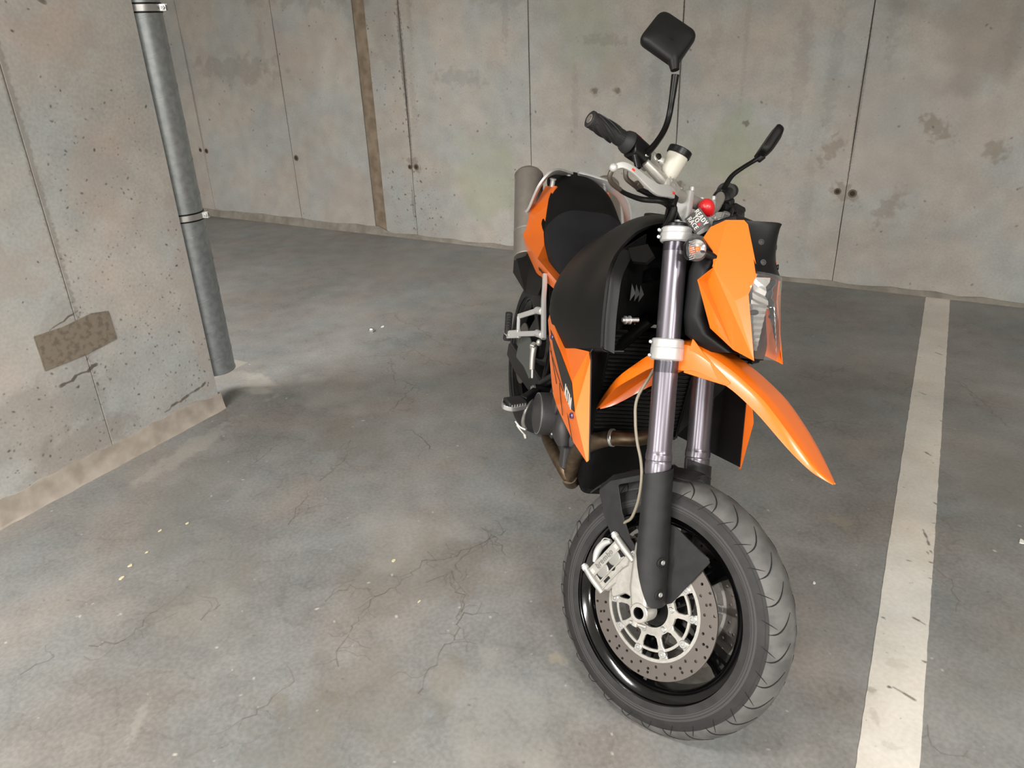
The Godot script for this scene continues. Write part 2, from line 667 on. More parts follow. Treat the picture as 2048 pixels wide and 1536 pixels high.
	func seg(a: Vector2, b: Vector2, wd: float, f: float, c: Color):
		var A := (a - Vector2(x0, y0)) * k; var B := (b - Vector2(x0, y0)) * k
		var n := maxi(1, int((B - A).length() * 1.5))
		var r := wd * k * 0.5
		for i in n + 1:
			var q := A.lerp(B, float(i) / n)
			var R := int(r) + 1
			for y in range(int(q.y) - R, int(q.y) + R + 1):
				for x in range(int(q.x) - R, int(q.x) + R + 1):
					var e := (Vector2(x, y) - q).length()
					var s := clampf(r + 0.6 - e, 0.0, 1.0)
					if s > 0.0:
						mul(x, y, f * s * 0.6, c)
	func specks(n: int, lo: float, hi: float, f: float, c: Color, area := Rect2()):
		for i in n:
			var p := Vector2(rng.randf() * w / k + x0, rng.randf() * h / k + y0)
			if area.size.x > 0:
				p = area.position + Vector2(rng.randf(), rng.randf()) * area.size
			var r := lerpf(lo, hi, pow(rng.randf(), 3.0))
			seg(p, p + Vector2(rng.randf_range(-r, r), rng.randf_range(-r, r)), r, f * rng.randf_range(0.5, 1.0), c)
	func texture() -> ImageTexture:
		return ImageTexture.create_from_image(Image.create_from_data(w, h, false, Image.FORMAT_RGB8, d))

func concrete_mat(cv: Canvas, rough: float, bump: float) -> StandardMaterial3D:
	var m := mat(Color.WHITE, rough)
	m.albedo_texture = cv.texture()
	m.texture_repeat = false
	m.uv1_scale = Vector3(cv.k / cv.w, cv.k / cv.h, 1)
	m.uv1_offset = Vector3(-cv.x0 * cv.k / cv.w, -cv.y0 * cv.k / cv.h, 0)
	return m

const CRACKS := [
	[-1.04, -1.78, -1.08, -1.68, -1.13, -1.58, -1.19, -1.54, -1.20, -1.39, -1.23, -1.33, -1.21, -1.23, -1.19, -1.11, -1.15, -1.07],
	[-1.12, -1.76, -1.07, -1.74, -1.09, -1.63, -1.09, -1.47], [-1.09, -1.53, -1.13, -1.45], [-1.07, -1.74, -0.98, -1.67],
	[-0.87, -1.43, -0.96, -1.39, -0.93, -1.27, -0.94, -1.24, -0.91, -1.11, -0.90, -1.09], [-1.09, -1.53, -0.99, -1.43, -0.97, -1.37],
	[-2.70, -3.29, -2.66, -3.36, -2.55, -3.27, -2.42, -3.24, -2.13, -3.05, -2.07, -3.07], [-2.53, -2.91, -2.44, -2.99, -2.42, -3.09],
	[-2.42, -2.75, -2.27, -2.84, -2.21, -2.94, -2.06, -2.86, -1.94, -2.85], [-2.27, -2.80, -2.08, -2.59, -1.96, -2.59, -1.93, -2.43, -1.92, -2.33],
	[-2.43, -3.65, -2.30, -3.64, -2.22, -3.74], [-2.15, -1.90, -2.13, -1.72], [-1.90, -2.04, -1.83, -1.92, -1.81, -1.75], [-1.73, -2.22, -1.54, -2.12],
	[-1.78, -1.66, -1.72, -1.49], [-1.24, -0.81, -1.24, -0.87, -1.22, -0.98], [-1.77, -1.03, -1.75, -0.88, -1.82, -0.82], [-1.89, -0.67, -1.87, -0.75],
	[-1.62, -1.10, -1.62, -1.03], [-1.26, -1.35, -1.33, -1.34, -1.35, -1.25], [0.21, -1.55, 0.24, -1.48], [0.20, -2.18, 0.25, -2.14, 0.27, -2.05],
	[0.23, -3.64, 0.34, -3.47, 0.42, -3.26], [-0.20, -3.63, -0.30, -3.40, -0.39, -3.42], [-0.09, -3.03, -0.20, -3.02, -0.29, -2.93]]

func floor_canvas(x0: float, z0: float, w: int, h: int, k: float) -> Canvas:
	var cv := Canvas.new(x0, z0, w, h, k, 77)
	cv.fill(Color(0.50, 0.495, 0.484), [8.0, 4.5, 5.5, 3.0], 0.9)
	var brown := Color(0.43, 0.40, 0.36)
	var grey := Color(0.44, 0.44, 0.42)
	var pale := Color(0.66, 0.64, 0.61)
	for b in [[-1.02, -1.02, 0.22, 0.14, 0.2, 0.36], [-1.06, -0.82, 0.16, 0.10, 0.3, 0.36], [-1.15, -1.50, 0.16, 0.30, 0.5, 0.42], [-1.9, -2.05, 0.24, 0.14, 0.4, 0.4], [-1.10, -0.98, 0.03, 0.02, 0.0, 0.6], [-1.20, -0.91, 0.05, 0.025, 0.6, 0.5], [-0.86, -1.15, 0.05, 0.12, -0.3, 0.4], [-0.07, -2.30, 0.05, 0.03, 0.3, -0.4], [-0.65, -1.35, 0.03, 0.02, 0, -0.5]]:
		if b[5] > 0:
			cv.blot(b[0], b[1], b[2], b[3], b[4], b[5], brown)
		else:
			cv.blot(b[0], b[1], b[2], b[3], b[4], -b[5], Color(0.66, 0.60, 0.50))
	for b in [[-2.12, -1.40, 0.14, 0.42, -0.5, 0.45], [-1.75, -1.2, 0.14, 0.3, -0.6, 0.35], [-3.3, -4.3, 0.9, 0.35, 0.0, 0.3], [0.42, -2.7, 0.25, 0.35, 0.2, 0.45], [0.4, -1.9, 0.2, 0.3, 0.2, 0.3], [-3.2, -3.5, 0.12, 0.06, 0.1, 0.5], [-2.6, -3.5, 0.2, 0.07, 0.2, 0.4], [-0.25, -3.2, 0.28, 0.12, 0.3, 0.35], [-0.22, -3.5, 0.2, 0.3, 0.0, 0.3]]:
		cv.blot(b[0], b[1], b[2], b[3], b[4], b[5], grey)
	for b in [[-2.45, -1.7, 0.06, 0.30, -0.1, 0.55], [-1.32, -1.62, 0.22, 0.16, 0.5, 0.30], [-0.70, -1.14, 0.22, 0.16, 0.4, 0.35], [-1.6, -1.05, 0.2, 0.12, 0.3, 0.25], [-1.48, -0.72, 0.015, 0.09, -0.6, 0.3], [-2.3, -2.35, 0.3, 0.12, 0.3, 0.35], [-2.64, -2.27, 0.16, 0.08, 0.5, 0.8], [-2.75, -2.25, 0.3, 0.15, 0.0, 0.4]]:  # by the wall end: cement, with some of the lamp-lit patch painted in
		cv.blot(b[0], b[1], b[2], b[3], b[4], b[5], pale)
	for c in CRACKS:
		var p := []
		for i in range(0, c.size(), 2):
			p.append(Vector2(c[i], c[i + 1]))
		cv.line(p, 0.0028, 0.7, Color(0.33, 0.30, 0.27), 0.011, 0.5)
	cv.specks(1500, 0.001, 0.006, 0.4, Color(0.36, 0.34, 0.31))
	cv.specks(500, 0.002, 0.008, 0.6, Color(0.75, 0.74, 0.70))
	return cv

func wall_canvas() -> Canvas:
	# x, then depth below 2.25 m
	var cv := Canvas.new(-6.15, 0.0, 2048, 640, 284.0, 5)
	cv.fill(Color(0.65, 0.639, 0.62), [5.5, 4.5, 3.5, 4.5])
	var dark := Color(0.30, 0.28, 0.26)
	var brown := Color(0.42, 0.37, 0.31)
	var green := Color(0.58, 0.61, 0.51)
	for b in [[-2.9, 1.75, 0.3, 0.35, 0.1, 0.5], [-1.1, 1.5, 0.18, 0.3, 0.0, 0.6], [-2.2, 1.9, 0.35, 0.25, 0.0, 0.45], [-1.5, 1.6, 0.3, 0.2, 0.0, 0.35], [-2.05, 0.75, 0.22, 0.3, 0.0, 0.4]]:
		cv.blot(b[0], b[1], b[2], b[3], b[4], b[5], green)
	for b in [[-4.5, 0.9, 0.4, 0.25, 0.0], [-0.2, 1.3, 0.5, 0.4, 0.2], [-2.1, 1.5, 0.2, 0.2, 0.0], [-4.2, 1.9, 0.5, 0.2, 0.0]]:
		cv.blot(b[0], b[1], b[2], b[3], b[4], 0.4, Color(0.62, 0.575, 0.545))
	# dark damp runs beside the joints
	for s in [[-3.515, 0.9, 0.022, 0.45, 0.6], [-3.507, 1.35, 0.013, 0.35, 0.55], [-2.492, 0.8, 0.006, 0.8, 0.5], [-1.467, 1.0, 0.008, 0.6, 0.4], [-0.441, 1.2, 0.012, 0.45, 0.4], [-4.71, 1.1, 0.007, 0.6, 0.4], [-5.75, 1.2, 0.01, 0.6, 0.4], [-3.53, 1.98, 0.015, 0.15, 0.35]]:
		cv.blot(s[0], s[1], s[2], s[3], 0.0, s[4], dark, 0.25)
	for s in [[-3.50, 1.67, 0.07, 0.045, 0.5], [-0.45, 1.69, 0.08, 0.05, 0.45], [-1.43, 1.72, 0.04, 0.035, 0.4], [-2.03, 1.15, 0.035, 0.025, 0.35], [-1.87, 1.145, 0.03, 0.025, 0.35], [-0.55, 1.45, 0.04, 0.10, 0.4], [-0.05, 1.32, 0.09, 0.05, 0.45], [0.25, 1.42, 0.06, 0.05, 0.4], [-0.2, 1.75, 0.05, 0.12, 0.3]]:
		cv.blot(s[0], s[1], s[2], s[3], 0.6, s[4], brown, 0.5)
	for s in [[-1.97, 0.85, 0.16, 0.035, 0.3], [-3.05, 1.07, 0.2, 0.06, 0.25], [-5.2, 1.0, 0.5, 0.10, 0.35], [-3.75, 0.6, 0.25, 0.3, 0.2], [0.3, 0.75, 0.6, 0.35, 0.35], [-2.9, 0.45, 0.7, 0.15, 0.3], [-4.4, 0.45, 0.7, 0.12, 0.3]]:
		cv.blot(s[0], s[1], s[2], s[3], 0.05, s[4], Color(0.44, 0.42, 0.40), 0.5)
	for i in 26:
		var x := cv.rng.randf_range(-6.0, 0.9)
		cv.blot(x, cv.rng.randf_range(0.6, 2.0), cv.rng.randf_range(0.01, 0.05), cv.rng.randf_range(0.15, 0.5), 0.0, 0.12, [dark, Color(0.68, 0.66, 0.62), brown][i % 3], 0.4)
	cv.specks(900, 0.002, 0.011, 0.4, Color(0.30, 0.27, 0.24))
	cv.specks(130, 0.003, 0.012, 0.5, Color(0.25, 0.23, 0.2), Rect2(-3.75, 1.7, 0.5, 0.5))
	cv.specks(100, 0.003, 0.013, 0.5, Color(0.25, 0.23, 0.2), Rect2(-3.9, 0.6, 0.5, 0.9))
	for s in [[-2.02, 1.145], [-1.87, 1.144], [-1.05, 1.32], [-1.433, 1.695]]:
		cv.blot(s[0], s[1], 0.022, 0.02, 0, 0.75, Color(0.36, 0.33, 0.29), 0.3)
	return cv

func stub_canvas() -> Canvas:
	# distance along the wall (z), then depth below 2.25 m
	var cv := Canvas.new(-2.1, 0.0, 1024, 1200, 530.0, 8)
	cv.fill(Color(0.665, 0.654, 0.636), [5.5, 4.5, 4.5, 4.5])
	var pink := Color(0.64, 0.575, 0.53)
	var dark := Color(0.42, 0.39, 0.36)
	for b in [[-2.0, 1.75, 0.06, 0.5, 0.0], [-1.72, 0.72, 0.2, 0.12, 0.0], [-1.75, 1.2, 0.15, 0.2, 0], [-1.3, 1.45, 0.2, 0.1, 0.2]]:
		cv.blot(b[0], b[1], b[2], b[3], b[4], 0.4, pink)
	for b in [[-1.507, 1.0, 0.016, 0.9, 0.0, 0.5], [-1.45, 1.65, 0.09, 0.1, 0, 0.25], [-1.4, 2.1, 0.25, 0.08, 0.1, 0.35], [-1.3, 1.95, 0.3, 0.15, 0.1, 0.3], [-1.2, 1.2, 0.2, 0.2, 0, 0.25]]:
		cv.blot(b[0], b[1], b[2], b[3], b[4], b[5], dark, 0.3)
	cv.line([Vector2(-1.70, 0.63), Vector2(-1.62, 0.60)], 0.012, 0.5, dark, 0.004)
	cv.line([Vector2(-1.52, 1.62), Vector2(-1.40, 1.655)], 0.006, 0.6, Color(0.35, 0.32, 0.29), 0.003)
	cv.line([Vector2(-1.53, 1.835), Vector2(-1.38, 1.86)], 0.012, 0.7, Color(0.36, 0.33, 0.3), 0.006)
	cv.line([Vector2(-1.97, 2.10), Vector2(-1.75, 2.14)], 0.01, 0.5, Color(0.4, 0.37, 0.33), 0.006)
	cv.specks(700, 0.0015, 0.007, 0.6, Color(0.30, 0.28, 0.26))
	cv.specks(260, 0.003, 0.007, 0.5, Color(0.34, 0.32, 0.30), Rect2(-2.0, 1.4, 0.5, 0.75))
	cv.specks(220, 0.002, 0.008, 0.45, Color(0.34, 0.32, 0.29), Rect2(-1.55, 1.8, 0.5, 0.4))
	cv.specks(150, 0.002, 0.007, 0.45, Color(0.34, 0.32, 0.29), Rect2(-1.95, 0.9, 0.4, 0.5))
	return cv

# ------------------------------------------------------------------ room
# a slab lying in the plane of u and w, its texture measured in metres
func slab(m: MB, o: Vector3, u: Vector3, w: Vector3, a0: float, a1: float, b0: float, b1: float, bev: float, th: float, n: Vector3, wobble := 0.0, seed_ := 0):
	# front face at o, back th behind it; edges bevelled, the long edges slightly uneven
	m.use_uv = true
	var rng := RandomNumberGenerator.new()
	rng.seed = seed_
	var L := []
	var steps := 14 if wobble > 0 else 1
	for i in steps + 1:
		var b := lerpf(b0, b1, float(i) / steps)
		var e0 := a0 + rng.randf() * wobble; var e1 := a1 - rng.randf() * wobble
		L.append([Vector3(e0, b, -th), Vector3(e0, b, -bev), Vector3(e0 + bev, b, 0), Vector3(e1 - bev, b, 0), Vector3(e1, b, -bev), Vector3(e1, b, -th)])
	for i in steps:
		for j in 5:
			for q in [L[i][j], L[i][j + 1], L[i + 1][j + 1], L[i][j], L[i + 1][j + 1], L[i + 1][j]]:
				m.v.append(o + u * q.x + w * q.y + n * q.z)
				m.t.append(Vector2(q.x, q.y))
	var f := (m.v[m.v.size() - 30 + 12 + 1] - m.v[m.v.size() - 30 + 12]).cross(m.v[m.v.size() - 30 + 12 + 2] - m.v[m.v.size() - 30 + 12])
	if f.dot(n) < 0:
		for i in range(0, m.v.size(), 3):
			var a := m.v[i + 1]; m.v[i + 1] = m.v[i + 2]; m.v[i + 2] = a
			var b := m.t[i + 1]; m.t[i + 1] = m.t[i + 2]; m.t[i + 2] = b

func room():
	# floor: one slab, a near and a far surface of the same concrete
	var fl := ArrayMesh.new()
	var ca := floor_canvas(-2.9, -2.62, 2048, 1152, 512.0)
	var cb := floor_canvas(-6.2, -4.95, 1536, 512, 205.0)
	var mats := []
	for s in [[ca, [[-2.9, 1.1, -2.62, -0.37]]], [cb, [[-6.2, 1.29, -4.95, -2.62], [-6.2, -2.9, -2.62, -2.453], [1.1, 1.29, -2.62, -2.453]]]]:
		var m := MB.new()
		m.use_uv = true
		for r in s[1]:
			for q in [[r[0], r[2]], [r[0], r[3]], [r[1], r[3]], [r[0], r[2]], [r[1], r[3]], [r[1], r[2]]]:
				m.v.append(Vector3(q[0], 0, q[1]))
				m.t.append(Vector2(q[0], q[1]))
		fl.add_surface_from_arrays(Mesh.PRIMITIVE_TRIANGLES, m.mesh().surface_get_arrays(0))
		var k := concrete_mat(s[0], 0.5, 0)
		k.detail_enabled = true
		k.detail_blend_mode = BaseMaterial3D.BLEND_MODE_MUL
		mats.append(k)
	var rest := MB.new()
	for r in [[-9.0, -6.2, -4.95, 9.0], [1.29, 6.0, -4.95, 9.0], [-6.2, -2.9, -2.453, 9.0], [1.1, 1.29, -2.453, 9.0], [-2.9, 1.1, -0.37, 9.0]]:
		rest.quad(Vector3(r[0], 0, r[2]), Vector3(r[0], 0, r[3]), Vector3(r[1], 0, r[3]), Vector3(r[1], 0, r[2]))
	rest.begin()
	for q in [[-9.0, 6.0, -0.2]]:
		rest.quad(Vector3(q[0], q[2], -4.95), Vector3(q[1], q[2], -4.95), Vector3(q[1], q[2], 9.0), Vector3(q[0], q[2], 9.0))
	fl.add_surface_from_arrays(Mesh.PRIMITIVE_TRIANGLES, rest.mesh().surface_get_arrays(0))
	mats.append(mat(Color(0.57, 0.56, 0.53), 0.6))
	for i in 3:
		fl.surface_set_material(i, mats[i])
	var fo := MeshInstance3D.new()
	fo.mesh = fl
	name_in(fo, "floor", self)
	struct(fo)
	# back wall: a backing with formwork panels standing just proud of it
	var wm := concrete_mat(wall_canvas(), 0.88, 0)
	var bm := MB.new()
	bar(bm, Vector3(-9, 1.3, -4.945), Vector3(6, 1.3, -4.945), Vector3.UP, 1.31, 0.085, 0.002)
	var back = struct(put("wall_back", bm.mesh(), M.joint))
	var xs := [-7.8, -6.8, -5.76, -4.711, -3.92, -3.812, -3.512, -2.492, -1.467, -0.441, 0.58, 1.6, 2.6, 4.3, 6.0]
	for i in xs.size() - 1:
		if i == 4:
			continue
		var m := MB.new()
		slab(m, Vector3(0, 2.25, -4.845), Vector3.RIGHT, Vector3.DOWN, xs[i] + 0.0012, xs[i + 1] - 0.0012, -0.35, 2.25, 0.0015, 0.03, Vector3(0, 0, 1), 0.0022, i)
		put("panel", m.mesh(20), wm, back)
	# the brownish mortar-filled strip between two pours
	var sm := MB.new()
	slab(sm, Vector3(0, 2.25, -4.852), Vector3.RIGHT, Vector3.DOWN, -3.922, -3.81, -0.35, 2.25, 0.004, 0.02, Vector3(0, 0, 1), 0.0, 3)
	var strip := mat(Color(0.55, 0.495, 0.43), 0.95)
	grain(strip, noise_tex(0.02, 44, Color(0.84, 0.82, 0.8), Color(1, 1, 1), 256, 5), 1.4)
	put("mortar_strip", sm.mesh(20), strip, back)
	# foot of the wall: a rough skirt of spilt mortar
	var km := MB.new()
	var rng := RandomNumberGenerator.new()
	rng.seed = 4
	var rings := []
	for i in 120:
		var x := -8.0 + 14.0 * i / 119.0
		var hh := 0.016 + 0.016 * rng.randf() + (0.035 if x < -3.8 else 0.0)
		rings.append(PackedVector3Array([Vector3(x, -0.02, -4.86), Vector3(x, -0.02, -4.815 + 0.012 * rng.randf()), Vector3(x, hh * 0.4, -4.825 + 0.006 * rng.randf()), Vector3(x, hh, -4.838), Vector3(x, hh, -4.86)]))
	loft(km, rings)
	var skirt := mat(Color(0.56, 0.54, 0.505), 0.95)
	grain(skirt, noise_tex(0.03, 45, Color(0.85, 0.84, 0.83), Color(1, 1, 1), 256, 5), 1.2)
	put("mortar_skirt", km.mesh(30), skirt, back)
	# tie holes of the formwork
	for h in [[-5.724, 0.578, 0.022], [-5.80, 0.583, 0.018], [-4.672, 0.565, 0.024], [-3.529, 0.55, 0.018], [-3.470, 0.553, 0.022], [-0.404, 0.557, 0.024], [-0.486, 0.563, 0.02]]:
		var hm := MB.new()
		pipe(hm, Vector3(h[0], h[1], -4.848), Vector3(h[0], h[1], -4.8425), h[2], h[2] * 0.62, 18, 0.001)
		var hole := put("tie_hole", hm.mesh(), M.plug, back)
		var dm := MB.new()
		cyl(dm, Vector3(h[0], h[1], -4.85), Vector3(h[0], h[1], -4.844), h[2] * 0.66, 14, 0.0005)
		put("hole_plug", dm.mesh(), M.hole, hole)
	# the wall end on the left: backing, two panels with a joint, plinth, patch
	var cs := stub_canvas()
	var stm := concrete_mat(cs, 0.88, 0)
	var pm := MB.new()
	bar(pm, Vector3(-2.72, 1.3, -2.0215), Vector3(-2.72, 1.3, -0.35), Vector3.UP, 1.31, 0.095, 0.004)
	var stub = struct(put("wall_left", pm.mesh(), mat(Color(0.59, 0.57, 0.535), 0.9)))
	for z in [[-2.0225, -1.5012], [-1.4998, -0.35]]:
		var m := MB.new()
		slab(m, Vector3(-2.62, 2.25, 0), Vector3(0, 0, 1), Vector3.DOWN, z[0], z[1], -0.35, 2.25, 0.0015, 0.02, Vector3(1, 0, 0), 0.0015, 9)
		put("panel", m.mesh(20), stm, stub)
	var qm := MB.new()
	rings = []
	for i in 40:
		var z := -2.035 + 1.7 * i / 39.0
		var hh := 0.085 + 0.012 * rng.randf() - (0.02 if i < 3 else 0.0)
		rings.append(PackedVector3Array([Vector3(-2.66, -0.02, z), Vector3(-2.66, hh, z), Vector3(-2.616, hh, z), Vector3(-2.612, hh * 0.5, z), Vector3(-2.606 + 0.006 * rng.randf(), 0.006, z), Vector3(-2.59 + 0.012 * rng.randf(), -0.02, z)]))
	loft(qm, rings)
	var pl := mat(Color(0.66, 0.625, 0.585), 0.9)
	grain(pl, noise_tex(0.02, 46, Color(0.86, 0.85, 0.84), Color(1, 1, 1), 256, 5), 1.6)
	put("plinth", qm.mesh(30), pl, stub)
	var tm := MB.new()
	plate(tm, rpoly([Vector2(1.341, 0.594), Vector2(1.45, 0.592), Vector2(1.56, 0.605), Vector2(1.629, 0.592), Vector2(1.633, 0.478), Vector2(1.50, 0.463), Vector2(1.342, 0.462)], 0.004, 2), Vector3(-2.6215, 0, 0), Vector3(0, 0, -1), Vector3.UP, 0.004, 0.001)
	var patch := mat(Color(0.49, 0.455, 0.41), 0.92)
	grain(patch, noise_tex(0.03, 47, Color(0.86, 0.85, 0.84), Color(1.1, 1.08, 1.05), 256, 5), 4.0)
	put("mortar_patch", tm.mesh(), patch, stub)
	# the parts of the hall behind the camera that close the room
	var wa := mat(Color(0.6, 0.585, 0.555), 0.9)
	for b in [["wall_right", Vector3(6.1, 1.3, 2.0), Vector3(0.1, 1.31, 7.1)], ["wall_far_left", Vector3(-9.1, 1.3, 2.0), Vector3(0.1, 1.31, 7.1)], ["wall_front", Vector3(-1.5, 1.3, 9.1), Vector3(7.7, 1.31, 0.1)]]:
		struct(put(b[0], box_mesh(b[1], b[2]).mesh(), wa))
	struct(put("ceiling", box_mesh(Vector3(-1.5, 2.72, 2.0), Vector3(7.7, 0.1, 7.2)).mesh(), M.dark_ceiling))

func lamp(at: Vector3, energy: float):
	var n := int(lamps)
	lamps += 1
	var t := thing("ceiling_light", ["tube light on the ceiling above the driving lane in front of the motorcycle", "tube light on the ceiling above the driving lane beside the left wall end", "tube light on the ceiling of the next bay beyond the left wall end", "added fill tube light on the ceiling right of the painted bay line", "added fill tube light in the row behind the camera, left one", "added fill tube light in the row behind the camera, middle one", "added fill tube light in the row behind the camera, right one"][n], "light", Transform3D(Basis(), at))
	var m := MB.new()
	bar(m, Vector3(-0.64, 0.075, 0), Vector3(0.64, 0.075, 0), Vector3.UP, 0.045, 0.05, 0.01)
	put("housing", m.mesh(), M_fit(), t)
	var g := MB.new()
	cyl(g, Vector3(-0.6, 0.015, 0), Vector3(0.6, 0.015, 0), 0.013, 12)
	put("tube", g.mesh(), M_tube(), t)
	var l := AreaLight3D.new()
	l.name = "tube_light"
	l.area_size = Vector2(1.2, 0.06)
	l.light_energy = energy
	l.light_color = Color(1.0, 0.99, 0.975)
	l.area_range = 20.0
	l.shadow_enabled = true
	l.rotation_degrees = Vector3(-90, 0, 0)
	t.add_child(l)

var lamps := 0
var fit_mat: StandardMaterial3D
var tube_mat: StandardMaterial3D
func M_fit() -> StandardMaterial3D:
	if fit_mat == null:
		fit_mat = mat(Color(0.85, 0.85, 0.85), 0.5)
	return fit_mat
func M_tube() -> StandardMaterial3D:
	if tube_mat == null:
		tube_mat = mat(Color(1, 1, 1), 0.5)
		tube_mat.emission_enabled = true
		tube_mat.emission = Color(1.0, 0.98, 0.95)
		tube_mat.emission_energy_multiplier = 3.0
	return tube_mat

func floor_things():
	# painted bay line
	var m := MB.new()
	var rng := RandomNumberGenerator.new()
	rng.seed = 12
	var L := []
	var R := []
	for i in 140:
		var z := -4.815 + 4.6 * i / 139.0
		L.append(Vector2(0.0765 + rng.randf_range(-0.0012, 0.0012), z))
		R.append(Vector2(0.2005 + rng.randf_range(-0.0012, 0.0012), z))
	for i in 139:
		for q in [L[i], L[i + 1], R[i + 1], L[i], R[i + 1], R[i]]:
			m.v.append(Vector3(q.x, 0.0012, q.y))
	for i in 139:
		m.quad(Vector3(L[i].x, 0.0012, L[i].y), Vector3(L[i].x, -0.001, L[i].y), Vector3(L[i + 1].x, -0.001, L[i + 1].y), Vector3(L[i + 1].x, 0.0012, L[i + 1].y))
		m.quad(Vector3(R[i].x, 0.0012, R[i].y), Vector3(R[i + 1].x, 0.0012, R[i + 1].y), Vector3(R[i + 1].x, -0.001, R[i + 1].y), Vector3(R[i].x, -0.001, R[i].y))
	var cv := Canvas.new(0.05, -4.9, 128, 1600, 340.0, 3)
	cv.fill(Color(0.79, 0.77, 0.735), [8.0, 4.0, 4.0, 3.0])
	var dk := Color(0.36, 0.34, 0.32)
	for s in [[0.165, -2.37, 0.185, -2.29], [0.18, -2.25, 0.185, -2.24], [0.19, -2.26, 0.195, -2.25], [0.13, -2.18, 0.14, -2.18], [0.16, -1.92, 0.19, -1.905], [0.085, -1.885, 0.093, -1.88], [0.19, -1.76, 0.2, -1.76], [0.12, -1.63, 0.125, -1.63], [0.13, -1.635, 0.18, -1.615], [0.15, -2.9, 0.17, -2.88], [0.10, -3.45, 0.13, -3.43], [0.15, -3.95, 0.18, -3.93], [0.16, -4.05, 0.175, -4.04], [0.19, -2.55, 0.2, -2.54], [0.19, -2.42, 0.2, -2.42], [0.19, -2.2, 0.2, -2.2], [0.19, -2.12, 0.2, -2.12], [0.19, -3.2, 0.2, -3.19]]:
		cv.line([Vector2(s[0], s[1]), Vector2(s[2], s[3])], 0.005, 0.9, dk, 0.002)
	cv.blot(0.085, -1.60, 0.012, 0.014, 0, 0.6, Color(0.55, 0.52, 0.48))
	cv.blot(0.10, -1.52, 0.01, 0.03, -0.4, 0.35, Color(0.6, 0.57, 0.53))
	cv.blot(0.14, -1.45, 0.02, 0.012, 0, 0.4, Color(0.62, 0.6, 0.56))
	cv.blot(0.13, -1.72, 0.03, 0.02, 0, 0.3, Color(0.65, 0.62, 0.58))
	cv.specks(240, 0.002, 0.006, 0.6, dk)
	m.use_uv = true
	for p in m.v:
		m.t.append(Vector2(p.x, p.z))
	tag(put("bay_line", m.mesh(20), concrete_mat(cv, 0.6, 0)), "worn white painted bay line on the concrete floor right of the motorcycle", "floor marking")
	# small nut lying on the floor behind
	var n := MB.new()
	lathe(n, Vector3(-2.585, 0.0, -3.06), Vector3.UP, [[0, 0], [0.017, 0], [0.019, 0.004], [0.019, 0.011], [0.015, 0.014], [0.012, 0.019], [0, 0.022]], 6)
	tag(put("bolt_head", n.mesh(20), M.alloy), "small shiny bolt head lying on the bare floor left of the motorcycle", "bolt")
	var chips := [[-1.28, -1.49, 0.008], [-1.10, -1.37, 0.006], [-2.09, -1.27, 0.007], [-2.03, -1.17, 0.006], [-2.02, -1.10, 0.009], [-1.99, -1.05, 0.009], [-2.04, -1.34, 0.006], [-0.10, -1.95, 0.006], [0.44, -2.43, 0.014], [-2.57, -3.14, 0.014]]
	var lab := ["crumb of pale mortar on the cracked floor patch left of the front wheel", "tiny pale crumb on the floor just left of the front tire", "pale crumb nearest the left wall in the scattered row", "pale flake in the middle of the scattered row by the left wall", "pale yellowish flake, third in the row towards the camera", "pale yellowish flake nearest the camera in the scattered row", "pale crumb furthest from the camera in the scattered row", "small white crumb on the floor between front wheel and painted line", "white flake on the floor right of the painted line", "flat white flake lying just behind the shiny bolt head"]
	for i in chips.size():
		var c = chips[i]
		var k := MB.new()
		rng.seed = 50 + i
		var p := PackedVector2Array()
		for j in 7:
			p.append(Vector2.from_angle(TAU * j / 7) * c[2] * rng.randf_range(0.6, 1.1) * Vector2(1.3, 0.8))
		plate(k, p, Vector3(c[0], -0.0005, c[1]), Vector3(0, 0, 1), Vector3(1, 0, 0), 0.003, 0.001)
		tag(put("mortar_chip", k.mesh(), M.white if i > 6 else mat(Color(0.78, 0.74, 0.62), 0.9)), lab[i], "chip", "mortar crumbs on the floor")

